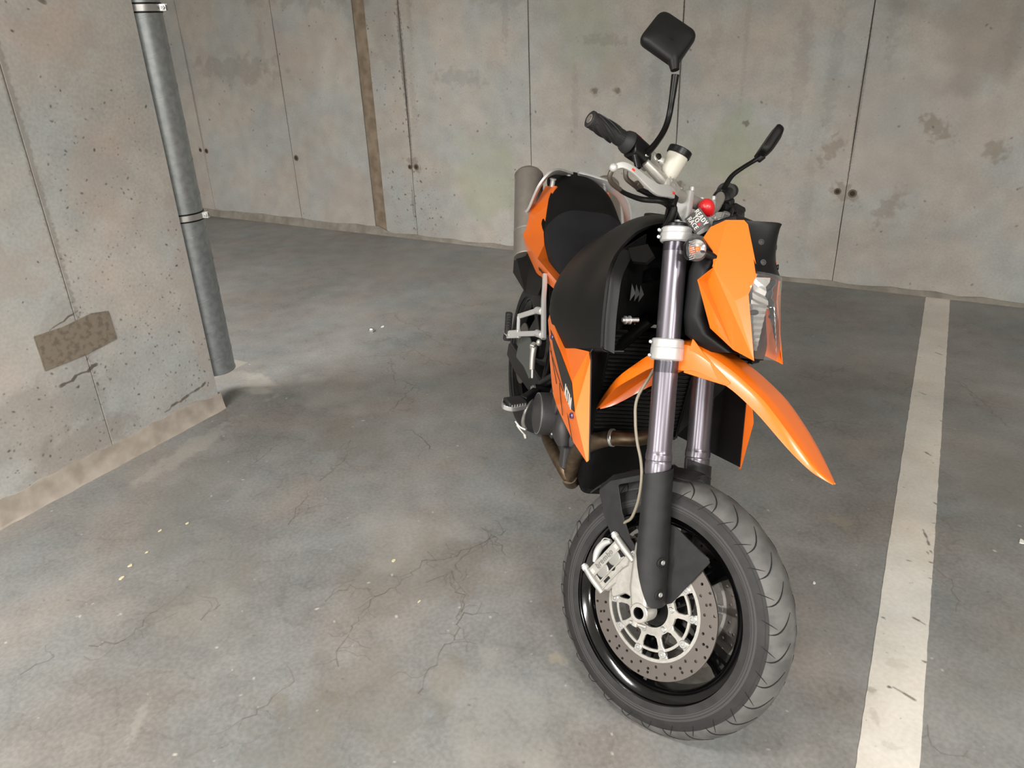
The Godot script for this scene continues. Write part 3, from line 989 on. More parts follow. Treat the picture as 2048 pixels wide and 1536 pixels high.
func duct():
	var c := Vector3(-2.712, 0, -2.115)
	var r := 0.08
	var t := thing("downpipe", "galvanised spiral-seam ventilation pipe clamped to the end of the left wall", "pipe", Transform3D(Basis(), c))
	var m := MB.new()
	# sheet wall, open at the foot
	lathe(m, Vector3.ZERO, Vector3.UP, [[r - 0.002, 0.14], [r, 0.14], [r, 2.6], [r - 0.002, 2.6]], 64, true)
	var body := put("pipe_wall", m.mesh(), M.zinc, t)
	var s := MB.new()
	var pts := []
	var n := 48
	for i in int((2.6 - 0.16) / 0.137 * n):
		var a := TAU * i / n + 3.65
		pts.append(Vector3(cos(a) * (r + 0.0004), 0.16 + 0.137 * i / n, -sin(a) * (r + 0.0004)))
	strap(s, pts, Vector3.UP, 0.0032, 0.0011, 1)
	put("spiral_seam", s.mesh(), M.zinc, body)
	var e := MB.new()
	pipe(e, Vector3(0, 0.136, 0), Vector3(0, 0.146, 0), r + 0.0022, r - 0.004, 64, 0.002)
	put("end_rim", e.mesh(), M.zinc, body)
	for y in [1.605, 0.835]:
		var b := MB.new()
		pipe(b, Vector3(0, y - 0.012, 0), Vector3(0, y + 0.012, 0), r + 0.0035, r - 0.001, 64, 0.001)
		var clamp := put("pipe_clamp", b.mesh(), M.alloy, t)
		var g := MB.new()
		for k: float in [-1.0, 1.0]:
			pipe(g, Vector3(0, y + k * 0.0145 - 0.003, 0), Vector3(0, y + k * 0.0145 + 0.003, 0), r + 0.003, r - 0.001, 64, 0.001)
		put("rubber_edge", g.mesh(), M.black, clamp)
		var d := Vector3(0.88, 0, -0.47)
		var w := Vector3(0.47, 0, 0.88)
		var f := MB.new()
		bar(f, d * (r + 0.001) + w * 0.008 + Vector3(0, y, 0), d * (r + 0.026) + w * 0.008 + Vector3(0, y, 0), Vector3.UP, 0.012, 0.002, 0.001)
		bar(f, d * (r + 0.001) - w * 0.008 + Vector3(0, y, 0), d * (r + 0.026) - w * 0.008 + Vector3(0, y, 0), Vector3.UP, 0.012, 0.002, 0.001)
		put("clamp_ear", f.mesh(), M.alloy, clamp)
		var h := MB.new()
		cyl(h, d * (r + 0.015) - w * 0.018 + Vector3(0, y, 0), d * (r + 0.015) + w * 0.022 + Vector3(0, y, 0), 0.004, 10)
		lathe(h, d * (r + 0.015) + w * 0.013 + Vector3(0, y, 0), w, [[0, 0], [0.0075, 0], [0.0075, 0.006], [0, 0.006]], 6)
		put("clamp_bolt", h.mesh(), M.alloy, clamp)
		var k2 := MB.new()
		cyl(k2, Vector3(0, y, r), Vector3(0, y, 0.0965), 0.006, 10)
		put("wall_stud", k2.mesh(), M.alloy, clamp)

# ------------------------------------------------------------------ motorcycle
var bike: Node3D
var S: Transform3D

func motorcycle():
	bike = thing("motorcycle", "orange and black naked motorcycle leaning on its stand with the front wheel turned", "motorcycle", xf(BIKE))
	S = xf(STEER)
	front_wheel()
	fork()
	mask_and_light()
	fender()
	controls()
	body()
	keys()

# a part that turns with the steering
func fp(called: String, m: MB, k: Material, crease := 35.0, parent: Node = null) -> MeshInstance3D:
	if parent:
		return put(called, m.mesh(crease), k, parent)
	return put(called, m.mesh(crease), k, bike, S)

# the right-hand control group sits on the swept-back bar
func fpr(called: String, m: MB, k: Material, crease := 35.0, parent: Node = null) -> MeshInstance3D:
	m.xform(Transform3D(Basis(), V(0.045, -0.0017, -0.0412)))
	return fp(called, m, k, crease, parent)

# a part of the main body
func bp(called: String, m: MB, k: Material, crease := 35.0, parent: Node = null) -> MeshInstance3D:
	return put(called, m.mesh(crease), k, parent if parent else bike)

func screw(m: MB, p: Vector3, d: Vector3, r := 0.006, h := 0.004):
	d = d.normalized()
	lathe(m, p - d * 0.002, d, [[0, 0], [r, 0], [r, h * 0.6 + 0.002], [r * 0.8, h + 0.002], [r * 0.5, h + 0.002], [r * 0.42, h * 0.4 + 0.002], [0, h * 0.4 + 0.002]], 14)

const TR := 0.2985

func tire_at(R: float, hw: float, hh: float, phi: float, th: float, lift := 0.0) -> Vector3:
	var n := Vector2(sin(phi), cos(phi))
	var r := R - hh + (hh + lift) * n.y
	return Vector3((hw + lift) * n.x, r * sin(th), r * cos(th))

func tire_mesh(R: float, hw: float, hh: float, bead: float) -> MB:
	var m := MB.new()
	var prof := []
	for i in 29:
		var phi := -1.75 + 3.5 * i / 28.0
		prof.append([R - hh + hh * cos(phi), hw * sin(phi)])
	# sidewall ridge, bead and inner face
	var e: Array = prof[-1]
	prof.append([e[0] - 0.006, e[1] - 0.0005])
	prof.append([bead + 0.004, e[1] - 0.006])
	prof.append([bead, e[1] - 0.010])
	prof.append([bead, -e[1] + 0.010])
	prof.append([bead + 0.004, -e[1] + 0.006])
	prof.append([e[0] - 0.006, -e[1] + 0.0005])
	lathe(m, Vector3.ZERO, Vector3.RIGHT, prof, 120, true)
	return m

func rim_mesh(rf: float, w: float) -> MB:
	# rf: flange radius, w: half width over the flanges
	var m := MB.new()
	var half := [[rf + 0.003, w - 0.004], [rf + 0.004, w - 0.0015], [rf + 0.003, w], [rf - 0.001, w], [rf - 0.004, w - 0.0025], [rf - 0.008, w - 0.004], [rf - 0.010, w - 0.008], [rf - 0.024, w - 0.014], [rf - 0.033, w - 0.022], [rf - 0.036, w - 0.030]]
	var prof := half.duplicate()
	for i in range(half.size() - 1, -1, -1):
		prof.append([half[i][0], -half[i][1]])
	prof.append([rf - 0.006, -w + 0.006])
	prof.append([rf - 0.026, -w + 0.02])
	prof.append([rf - 0.026, w - 0.02])
	prof.append([rf - 0.006, w - 0.006])
	lathe(m, Vector3.ZERO, Vector3.RIGHT, prof, 120, true)
	return m

func arc(r: float, a0: float, a1: float, n: int) -> Array:
	var o := []
	for i in n + 1:
		o.append(Vector2.from_angle(lerpf(a0, a1, float(i) / n)) * r)
	return o

# one drilled brake rotor in the y-z plane; x0 its middle, sg which way is out
func disc(x0: float, sg: float) -> Array:
	var th := 0.005
	var Y := Vector3(0, 0, 1)      # polygon x -> z, polygon y -> y
	var W := Vector3(0, 1, 0)
	var o := Vector3(x0 + th / 2, 0, 0)   # u x w = z x y = -x
	var m := MB.new()
	var N := 40
	for i in N:
		var a0 := TAU * i / N; var a1 := TAU * (i + 1) / N
		var pl := PackedVector2Array(arc(0.160, a0, a1, 4) + [Vector2.from_angle(a1) * 0.1195, Vector2.from_angle((a0 + a1) / 2) * 0.1195, Vector2.from_angle(a0) * 0.1195])
		for e in 2:
			for r in ([0.1295, 0.1535] if (i + e) % 2 else [0.1375, 0.1465] if (i + e) % 4 else [0.1435]):
				var c := PackedVector2Array()
				for k in 12:
					c.append(Vector2.from_angle(a1 if e else a0) * r + Vector2.from_angle(TAU * k / 12 + 0.1) * 0.0035)
				var q := Geometry2D.clip_polygons(pl, c)
				if q.size() > 0:
					pl = q[0]
		plate(m, pl, o, Y, W, th, 0.0)
	var t := MB.new()
	for i in 40:
		var a0 := TAU * i / 40; var a1 := TAU * (i + 1) / 40
		plate(t, PackedVector2Array(arc(0.1197, a0, a1, 2) + [Vector2.from_angle(a1) * 0.1125, Vector2.from_angle(a0) * 0.1125]), o, Y, W, th, 0.0)
	var c := MB.new()
	var b := MB.new()
	for i in 10:
		var a := TAU * i / 10 + 0.03
		var d := Vector2.from_angle(a); var n := Vector2(-d.y, d.x)
		# rotor tab
		plate(t, rpoly([d * 0.114 + n * 0.012, d * 0.103 + n * 0.0085, d * 0.097 + n * 0.0085, d * 0.097 - n * 0.0085, d * 0.103 - n * 0.0085, d * 0.114 - n * 0.012], 0.003, 2), o, Y, W, th, 0.0005)
		# carrier arm
		plate(c, rpoly([d * 0.052 + n * 0.015, d * 0.066 + n * 0.006, d * 0.083 + n * 0.006, d * 0.096 + n * 0.011, d * 0.098 - n * 0.011, d * 0.083 - n * 0.006, d * 0.066 - n * 0.006, d * 0.052 - n * 0.015], 0.004, 2), o + Vector3(sg * 0.0015, 0, 0), Y, W, 0.006, 0.001)
		var p := Vector3(x0, d.y * 0.101, d.x * 0.101)
		lathe(b, p - Vector3(sg * 0.004, 0, 0), Vector3(sg, 0, 0), [[0.0035, 0.0085], [0.0035, 0], [0.0095, 0], [0.0095, 0.009], [0.008, 0.0105], [0.005, 0.0105], [0.0042, 0.0085]], 16, true)
	for i in 60:
		var a0 := TAU * i / 60; var a1 := TAU * (i + 1) / 60
		plate(c, PackedVector2Array(arc(0.0965, a0, a1, 1) + [Vector2.from_angle(a1) * 0.0905, Vector2.from_angle(a0) * 0.0905]), o + Vector3(sg * 0.0012, 0, 0), Y, W, 0.0055, 0.0)
		plate(c, PackedVector2Array(arc(0.060, a0, a1, 1) + [Vector2.from_angle(a1) * 0.042, Vector2.from_angle(a0) * 0.042]), o + Vector3(sg * 0.0015, 0, 0), Y, W, 0.007, 0.0)
	var h := MB.new()
	for i in 6:
		var d := Vector2.from_angle(TAU * i / 6 + 0.2) * 0.051
		screw(h, Vector3(x0 + sg * 0.005, d.y, d.x), Vector3(sg, 0, 0), 0.007, 0.005)
	return [m, t, c, b, h]

func front_wheel():
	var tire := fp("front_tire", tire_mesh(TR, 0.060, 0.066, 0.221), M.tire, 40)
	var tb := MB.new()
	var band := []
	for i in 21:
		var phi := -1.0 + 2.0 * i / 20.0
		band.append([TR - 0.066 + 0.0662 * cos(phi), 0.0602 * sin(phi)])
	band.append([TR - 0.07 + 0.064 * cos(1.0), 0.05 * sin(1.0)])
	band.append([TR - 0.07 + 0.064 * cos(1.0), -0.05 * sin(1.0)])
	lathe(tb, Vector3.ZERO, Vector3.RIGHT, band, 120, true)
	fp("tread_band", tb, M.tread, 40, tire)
	var g := MB.new()  # raised dark strips, the shade of tread grooves put into their colour
	for i in 30:
		for s: float in [-1.0, 1.0]:
			var t0: float = TAU * (i + (0.5 if s > 0 else 0.0)) / 30
			var pts := []
			for k in 9:
				var f := k / 8.0
				pts.append(tire_at(TR, 0.060, 0.066, s * lerpf(0.22, 1.05, f), t0 - 0.15 * f - 0.05 * sin(PI * f), 0.0005))
			var mid := tire_at(TR, 0.06, 0.066, s * 0.6, t0, 0.0)
			strap(g, pts, Vector3(0, cos(t0), -sin(t0)), [0.0004, 0.0013, 0.0016, 0.0014, 0.0003], 0.0006, 1)
			pts = []
			for k in 6:
				var f := k / 5.0
				pts.append(tire_at(TR, 0.060, 0.066, s * lerpf(0.75, 1.22, f), t0 + 0.10 + 0.07 * f, 0.0005))
			strap(g, pts, Vector3(0, cos(t0), -sin(t0)), [0.0003, 0.001, 0.0003], 0.0005, 1)
	fp("groove_shade", g, M.groove, 60, tire)
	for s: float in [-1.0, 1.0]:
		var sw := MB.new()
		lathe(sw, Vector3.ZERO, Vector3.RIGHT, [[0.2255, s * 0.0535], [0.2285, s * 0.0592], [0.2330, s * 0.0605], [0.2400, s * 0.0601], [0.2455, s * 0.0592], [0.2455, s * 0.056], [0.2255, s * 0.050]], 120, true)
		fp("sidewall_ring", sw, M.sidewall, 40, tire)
	var l := MB.new()
	for s: float in [-1.0, 1.0]:
		for r in [0.2345, 0.2405, 0.262]:
			pipe(l, Vector3(s * 0.0595, 0, 0) if r < 0.25 else Vector3(s * 0.0525, 0, 0), Vector3(s * 0.0608, 0, 0) if r < 0.25 else Vector3(s * 0.0545, 0, 0), r, r - 0.0012, 120, 0.0002)
	fp("sidewall_rib", l, M.rubber, 40, tire)
	var rim := fp("front_rim", rim_mesh(0.2225, 0.0545), M.gloss, 30)
	for i in 5:
		var a := deg_to_rad(-33.0 + 72.0 * i)
		var d := Vector3(0, sin(a), cos(a)); var n := Vector3(0, cos(a), -sin(a))
		var m := MB.new()
		var rings := []
		for q in [[0.03, 0.020, 0.030], [0.07, 0.018, 0.020], [0.12, 0.017, 0.015], [0.165, 0.018, 0.016], [0.192, 0.024, 0.024]]:
			var c: Vector3 = d * q[0]
			# I-section: two rails with a hollow between them
			var w: float = q[1]; var h: float = q[2]
			rings.append(PackedVector3Array([c + n * w + Vector3(h, 0, 0), c + n * w * 0.62 + Vector3(h, 0, 0), c + n * w * 0.5 + Vector3(h * 0.4, 0, 0), c - n * w * 0.5 + Vector3(h * 0.4, 0, 0), c - n * w * 0.62 + Vector3(h, 0, 0), c - n * w + Vector3(h, 0, 0), c - n * w - Vector3(h, 0, 0), c - n * w * 0.62 - Vector3(h, 0, 0), c - n * w * 0.5 - Vector3(h * 0.4, 0, 0), c + n * w * 0.5 - Vector3(h * 0.4, 0, 0), c + n * w * 0.62 - Vector3(h, 0, 0), c + n * w - Vector3(h, 0, 0)]))
		loft(m, rings)
		fp("wheel_spoke", m, M.gloss, 30, rim)
	var hub := MB.new()
	lathe(hub, V(-0.058, 0, 0), Vector3.RIGHT, [[0.016, 0], [0.040, 0], [0.042, 0.008], [0.036, 0.02], [0.036, 0.096], [0.042, 0.108], [0.040, 0.116], [0.016, 0.116]], 40, true)
	fp("wheel_hub", hub, M.black, 30, rim)
	for sg: float in [-1.0, 1.0]:
		var d := disc(sg * 0.0602, sg)
		var o := fp("brake_disc", d[0], M.rotor, 30)
		fp("disc_rim", d[1], M.cast, 30, o)
		fp("disc_carrier", d[2], M.cast, 30, o)
		fp("disc_bobbin", d[3], M.alloy, 30, o)
		fp("disc_bolt", d[4], M.alloy, 30, o)
	var st := MB.new()
	var dd := Vector3(0, sin(deg_to_rad(-108.0)), cos(deg_to_rad(-108.0)))
	bar(st, V(-0.063, 0, 0) + dd * 0.066 + dd.cross(Vector3.RIGHT) * 0.0, V(-0.0665, 0, 0) + dd * 0.066, Vector3(0, 0.3, 1), 0.0001, 0.0001)

func fork():
	for s: float in [-1.0, 1.0]:
		var x: float = s * 0.0873
		var m := MB.new()
		lathe(m, V(x, 0.306, 0), Vector3.UP, [[0, 0], [0.0285, 0], [0.0295, 0.004], [0.0295, 0.026], [0.0285, 0.0285], [0.0285, 0.031], [0.0298, 0.033], [0.0298, 0.045], [0.0284, 0.048], [0.0284, 0.050], [0.0275, 0.055], [0.0275, 0.225], [0.0268, 0.228], [0.0268, 0.546], [0, 0.546]], 48)
		var tube_ := fp("fork_tube", m, M.fork, 25)
		var c := MB.new()
		lathe(c, V(x, 0.848, 0), Vector3.UP, [[0, 0], [0.0258, 0], [0.0258, 0.012], [0.0245, 0.014], [0.0215, 0.014], [0.0205, 0.010], [0, 0.010]], 30)
		fp("fork_cap", c, M.black, 25, tube_)
		var cn := MB.new()
		lathe(cn, V(x, 0.857, 0), Vector3.UP, [[0, 0], [0.0125, 0], [0.0125, 0.008], [0.0115, 0.0095], [0.006, 0.0095], [0.006, 0.013], [0, 0.013]], 6)
		fp("cap_nut", cn, M.silver, 25, tube_)
		for yb: Array in [[0.528, 0.558], [0.800, 0.821]]:
			var d := MB.new()
			pipe(d, V(x, yb[0], 0), V(x, yb[1], 0), 0.0270, 0.02, 48, 0.0005)
			fp("fork_band", d, M.fork_dark, 25, tube_)
		# chromed slider and axle foot
		var f := MB.new()
		cyl(f, V(x, 0.05, 0), V(x, 0.31, 0), 0.024, 32)
		fp("fork_slider", f, M.alloy)
		var a := MB.new()
		var ax := s * 0.106
		pipe(a, V(s * 0.078, 0, 0), V(s * 0.121, 0, 0), 0.0225, 0.0135, 40, 0.002)
		loft(a, [rrect(V(ax, 0.012, -0.004), Vector3.RIGHT, Vector3(0, 0, 1), 0.013, 0.021, 0.008), rrect(V(ax - s * 0.006, 0.05, -0.008), Vector3.RIGHT, Vector3(0, 0, 1), 0.019, 0.027, 0.012), rrect(V(x, 0.10, -0.006), Vector3.RIGHT, Vector3(0, 0, 1), 0.026, 0.030, 0.012), rrect(V(x, 0.15, -0.003), Vector3.RIGHT, Vector3(0, 0, 1), 0.027, 0.028, 0.014)])
		# pinch bolts under the axle clamp
		bar(a, V(ax, -0.012, -0.008), V(ax, -0.034, -0.012), Vector3.RIGHT, 0.012, 0.007)
		cyl(a, V(ax + s * 0.004, -0.029, -0.028), V(ax + s * 0.004, -0.029, 0.016), 0.0045, 10)
		# lug that carries the brake caliper
		plate(a, rpoly([Vector2(-0.010, 0.112), Vector2(-0.042, 0.118), Vector2(-0.075, 0.085), Vector2(-0.100, 0.030), Vector2(-0.098, 0.0), Vector2(-0.060, 0.022), Vector2(-0.030, 0.012), Vector2(0.0, 0.03)], 0.012), V(s * 0.079 + 0.008, 0, 0), Vector3(0, 0, 1), Vector3.UP, 0.016, 0.003)
		fp("axle_foot", a, M.cast, 30)
		var ax2 := MB.new()
		pipe(ax2, V(s * 0.05, 0, 0), V(s * 0.119, 0, 0), 0.0137, 0.011, 30, 0.0005)
		cyl(ax2, V(s * 0.05, 0, 0), V(s * 0.095, 0, 0), 0.0115, 20)
		fp("axle", ax2, M.deep)
		guard(s)
		caliper(s)
	# hugger over the tire between the legs
	var h := MB.new()
	var grid := []
	for i in 17:
		var a := deg_to_rad(lerpf(78, 131, i / 16.0))
		var row := []
		for j in 9:
			var t := (j / 4.0 - 1.0)
			var wv := 0.060 if i > 1 else 0.045 + 0.012 * i
			var rr := 0.3165 - 0.012 * t * t
			row.append(V(-t * wv, rr * sin(a), rr * cos(a)))
		grid.append(PackedVector3Array(row))
	shell(h, grid, 0.003)
	for s: float in [-1.0, 1.0]:
		var pl := rpoly([Vector2(-0.040, 0.300), Vector2(-0.125, 0.272), Vector2(-0.156, 0.244), Vector2(-0.135, 0.185), Vector2(-0.113, 0.150), Vector2(-0.070, 0.118), Vector2(-0.036, 0.104), Vector2(-0.026, 0.118), Vector2(-0.058, 0.150), Vector2(-0.086, 0.205), Vector2(-0.103, 0.266), Vector2(-0.04, 0.285)], 0.008)
		plate(h, pl, V(s * 0.0845 + 0.002, 0, 0), Vector3(0, 0, 1), Vector3.UP, 0.004, 0.001)
		# web from the leg plate to the arch
		shell(h, [PackedVector3Array([V(-s * -0.0845, 0.300, -0.04), V(-s * -0.0845, 0.272, -0.125), V(-s * -0.0845, 0.246, -0.155)]), PackedVector3Array([V(s * 0.06, 0.312, -0.045), V(s * 0.06, 0.283, -0.135), V(s * 0.06, 0.254, -0.168)])], 0.003)
	var hug := fp("hugger", h, M.guard, 30)
	for s: float in [-1.0, 1.0]:
		var hs := MB.new()
		screw(hs, V(s * 0.0875, 0.118, -0.044), V(s, 0, 0), 0.008, 0.004)
		fp("hugger_screw", hs, M.alloy, 30, hug)
	# clamps
	for q in [["lower_clamp", 0.560, 0.608, 0.0365, 0.0], ["upper_clamp", 0.820, 0.853, 0.0345, 0.0]]:
		var m := MB.new()
		for s: float in [-1.0, 1.0]:
			var h2: float = q[2] - q[1]
			lathe(m, V(s * 0.0873, q[1], 0), Vector3.UP, [[0.0262, 0], [q[3] - 0.003, 0], [q[3], 0.003], [q[3], h2 * 0.56], [q[3] - 0.001, h2 * 0.6], [q[3] - 0.001, h2 - 0.003], [q[3] - 0.004, h2], [0.0262, h2]], 48, true)
		plate(m, rpoly([Vector2(-0.075, 0.008), Vector2(-0.04, 0.020), Vector2(0.04, 0.020), Vector2(0.075, 0.008), Vector2(0.085, -0.03), Vector2(0.035, -0.058), Vector2(-0.035, -0.058), Vector2(-0.085, -0.03)], 0.01), V(0, q[1] + 0.006, 0), Vector3.RIGHT, Vector3(0, 0, 1), -(q[2] - q[1] - 0.012), 0.002)
		var cl := fp(q[0], m, M.silver, 25)
		for s: float in [-1.0, 1.0]:
			for y in [q[1] + 0.009, q[2] - 0.009]:
				var b := MB.new()
				cyl(b, V(s * 0.112, y, -0.026), V(s * 0.124, y, -0.022), 0.0042, 12)
				fp("clamp_bolt", b, M.alloy, 30, cl)
	# steering stem
	var st := MB.new()
	cyl(st, V(0, 0.56, -0.0274), V(0, 0.865, -0.0274), 0.024, 24)
	fp("steering_stem", st, M.black)
	# clear-coated brake hose down the right leg
	var hose := MB.new()
	tube(hose, [V(-0.04, 0.575, -0.045), V(-0.070, 0.531, -0.045), V(-0.100, 0.470, -0.060), V(-0.106, 0.418, -0.056), V(-0.103, 0.373, -0.049), V(-0.106, 0.334, -0.034), V(-0.111, 0.294, -0.025), V(-0.106, 0.245, -0.032), V(-0.095, 0.200, -0.053), V(-0.083, 0.180, -0.080), V(-0.075, 0.150, -0.100)], 0.0035, 10)
	fp("brake_hose", hose, M.hose, 60)

func guard(s: float):
	var x := s * 0.0873
	var m := MB.new()
	# half pipe round the front and outer side of the leg
	var g := []
	for i in 15:
		var row := PackedVector3Array()
		for j in 19:
			var f := j / 18.0
			var ang := deg_to_rad(lerpf(-10, 205, f))       # from the inner side, round the front, to the outer back
			# lower end trimmed to a rounded point, slanted top
			var lo := 0.017 + (0.097 * pow((f - 0.70) / 0.30, 1.3) if f > 0.70 else 0.0) + (0.03 * pow((0.42 - f) / 0.42, 2.0) if f < 0.42 else 0.0) + 0.016 * pow(absf(f - 0.60) / 0.4, 2.0)
			var hi := 0.333 - 0.026 * f
			var y := lerpf(lo, hi, i / 14.0)
			var r := lerpf(0.0405, 0.0345, clampf((y - 0.05) / 0.25, 0, 1))
			row.append(V(x - s * r * cos(ang) * 1.04, y, r * sin(ang)))
		g.append(row)
	if s > 0:
		for i in g.size():
			var r: PackedVector3Array = g[i]
			r.reverse()
			g[i] = r
	shell(m, g, 0.0025)
	# fin over the disc
	var pl := rpoly([Vector2(0.022, 0.012), Vector2(0.050, 0.026), Vector2(0.134, 0.136), Vector2(0.128, 0.143), Vector2(0.044, 0.196), Vector2(0.020, 0.200)], 0.004, 3)
	plate(m, pl, V(s * 0.0675 + 0.0015, 0, 0), Vector3(0, 0, 1), Vector3.UP, 0.003, 0.001)
	bar(m, V(s * 0.066, 0.190, 0.044), V(s * 0.066, 0.140, 0.130), Vector3.RIGHT, 0.003, 0.003)
	var o := fp("fork_guard", m, M.guard, 40)
	# the two recessed screws
	for y: float in [0.117, 0.046]:
		var b := MB.new()
		var d := V(s * 0.36, 0, 0.93).normalized()
		var c := V(x, y, 0) + d * 0.0402
		pipe(b, c - d * 0.001, c + d * 0.0022, 0.0122, 0.0098, 24, 0.001)
		var rimo := fp("screw_recess", b, M.guard, 30, o)
		var k := MB.new()  # near-black disc, shade of the recess put into its colour
		cyl(k, c - d * 0.003, c + d * 0.0008, 0.0102, 20)
		fp("recess_bottom", k, M.groove, 30, o)
		var sc := MB.new()
		screw(sc, c + d * 0.0012 + V(0.0028, 0.001, 0), d, 0.0056, 0.0025)
		fp("guard_screw", sc, M.alloy, 30, o)

func caliper(s: float):
	# local frame: e along the disc's edge, q outwards from the axle
	var a := V(s * 0.0905, 0.149, -0.087); var b := V(s * 0.0905, 0.047, -0.172)
	var e := (a - b).normalized()
	var q := V(0, 0, -1) - e * V(0, 0, -1).dot(e)
	q = q.normalized()
	var L := (a - b).length()
	var X := Vector3(s, 0, 0)
	var m := MB.new()
	# face plate towards the viewer: e from 0 to L, q from -0.066 (inside) to 0 (outer edge)
	var body := rpoly([Vector2(0.004, 0.0), Vector2(L - 0.004, 0.0), Vector2(L - 0.002, -0.05), Vector2(L - 0.028, -0.064), Vector2(L - 0.055, -0.058), Vector2(0.05, -0.072), Vector2(0.018, -0.070), Vector2(0.0, -0.055)], 0.006)
	var base := b
	if e.cross(q).dot(X) > 0:
		plate(m, body, base - X * 0.022, e, q, 0.022, 0.004)
	else:
		plate(m, body, base, e, q, 0.022, 0.004)
	# bridge over the disc edge
	bar(m, base + q * -0.004 - X * 0.062 + e * 0.02, base + q * -0.004 - X * 0.062 + e * (L - 0.02), q, 0.014, 0.022, 0.005)
	# rounded end posts along the ends of the body
	for t: float in [0.006, L - 0.006]:
		tube(m, [base + e * t + q * 0.003 + X * 0.001, base + e * t - q * 0.030 + X * 0.003, base + e * t - q * 0.064 + X * 0.001], [0.0078, 0.0086, 0.0078], 14, 3)
	var o := fp("brake_caliper", m, M.cast, 30)
	# raised band with the maker's name, two piston bosses, ribs
	var r := MB.new()
	bar(r, base + e * 0.014 - q * 0.013 + X * 0.0005, base + e * (L - 0.014) - q * 0.013 + X * 0.0005, q, 0.0105, 0.0035, 0.002)
	fp("name_band", r, M.cast, 30, o)
	var u := MB.new()
	for k: float in [-1.0, 1.0]:
		bar(u, base + e * 0.012 - q * (0.013 + k * 0.0098) + X * 0.003, base + e * (L - 0.012) - q * (0.013 + k * 0.0098) + X * 0.003, q, 0.0012, 0.002, 0.0008)
	bar(u, base + e * 0.016 - q * 0.042, base + e * (L - 0.02) - q * 0.042, q, 0.0016, 0.0035, 0.001)
	bar(u, base + e * 0.012 - q * 0.058, base + e * (L - 0.04) - q * 0.056, q, 0.0016, 0.0035, 0.001)
	fp("caliper_rib", u, M.cast, 30, o)
	for k: float in [0.042, 0.088]:
		var p := MB.new()
		lathe(p, base + e * k - q * 0.0265 - X * 0.002, X, [[0, 0], [0.0185, 0], [0.0185, 0.0035], [0.016, 0.0055], [0, 0.0065]], 28)
		fp("piston_boss", p, M.plate_light, 30, o)
	# dark plate painting in the shade of a hollow between bosses and ribs
	var wv := MB.new()
	var wp := PackedVector2Array()
	for i in 21:
		var f := i / 20.0
		wp.append(Vector2(lerpf(0.020, L - 0.016, f), -0.038 - 0.010 * cos(f * TAU * 2.0) * (1.0 if f > 0.2 and f < 0.8 else 0.6)))
	wp.append(Vector2(L - 0.016, -0.024)); wp.append(Vector2(0.020, -0.024))
	plate(wv, wp, base + X * 0.0006 if e.cross(q).dot(X) < 0 else base, e, q, 0.0006, 0.0)
	fp("hollow_shade", wv, M.groove, 30, o)
	var sl := MB.new()  # dark bar painting in the shade of a slot
	bar(sl, base + e * 0.026 - q * 0.050 + X * 0.0002, base + e * 0.046 - q * 0.050 + X * 0.0002, q, 0.0035, 0.0012, 0.0012)
	fp("slot_shade", sl, M.groove, 30, o)
	for k: float in [0.020, L - 0.020]:
		var sq := MB.new()
		bar(sq, base + e * (k - 0.005) - q * 0.013 + X * 0.0035, base + e * (k + 0.005) - q * 0.013 + X * 0.0035, q, 0.006, 0.0015, 0.0008)
		fp("index_pad", sq, M.silver, 30, o)
	for k: float in [0.006, L - 0.006]:
		var n := MB.new()
		cyl(n, base + e * k + q * 0.002 + X * 0.001, base + e * k + q * 0.0115 + X * 0.001, 0.0088, 18, 0.001)
		cyl(n, base + e * k + q * 0.010 + X * 0.001, base + e * k + q * 0.016 + X * 0.001, 0.0068, 6, 0.001)
		fp("caliper_bolt", n, M.silver, 30, o)
	# pad springs above
	var w := MB.new()
	tube(w, [base + e * 0.03 + q * 0.003 - X * 0.01, base + e * 0.05 + q * 0.017 - X * 0.014, base + e * 0.075 + q * 0.020 - X * 0.015, base + e * 0.10 + q * 0.010 - X * 0.012], [0.006, 0.009, 0.009, 0.005], 10)
	tube(w, [base + e * 0.07 + q * 0.024 - X * 0.01, base + e * 0.09 + q * 0.026 - X * 0.01, base + e * 0.105 + q * 0.012 - X * 0.006], 0.0014, 8)
	fp("bleed_fitting", w, M.silver, 40, o)
	if s < 0:
		var bs := Basis(e, q, e.cross(q))
		word("brembo", 0.0125, 0.0016, M.letter, "lettering", o, Transform3D(bs, base + e * (L * 0.5) - q * 0.0128 + X * 0.0045))

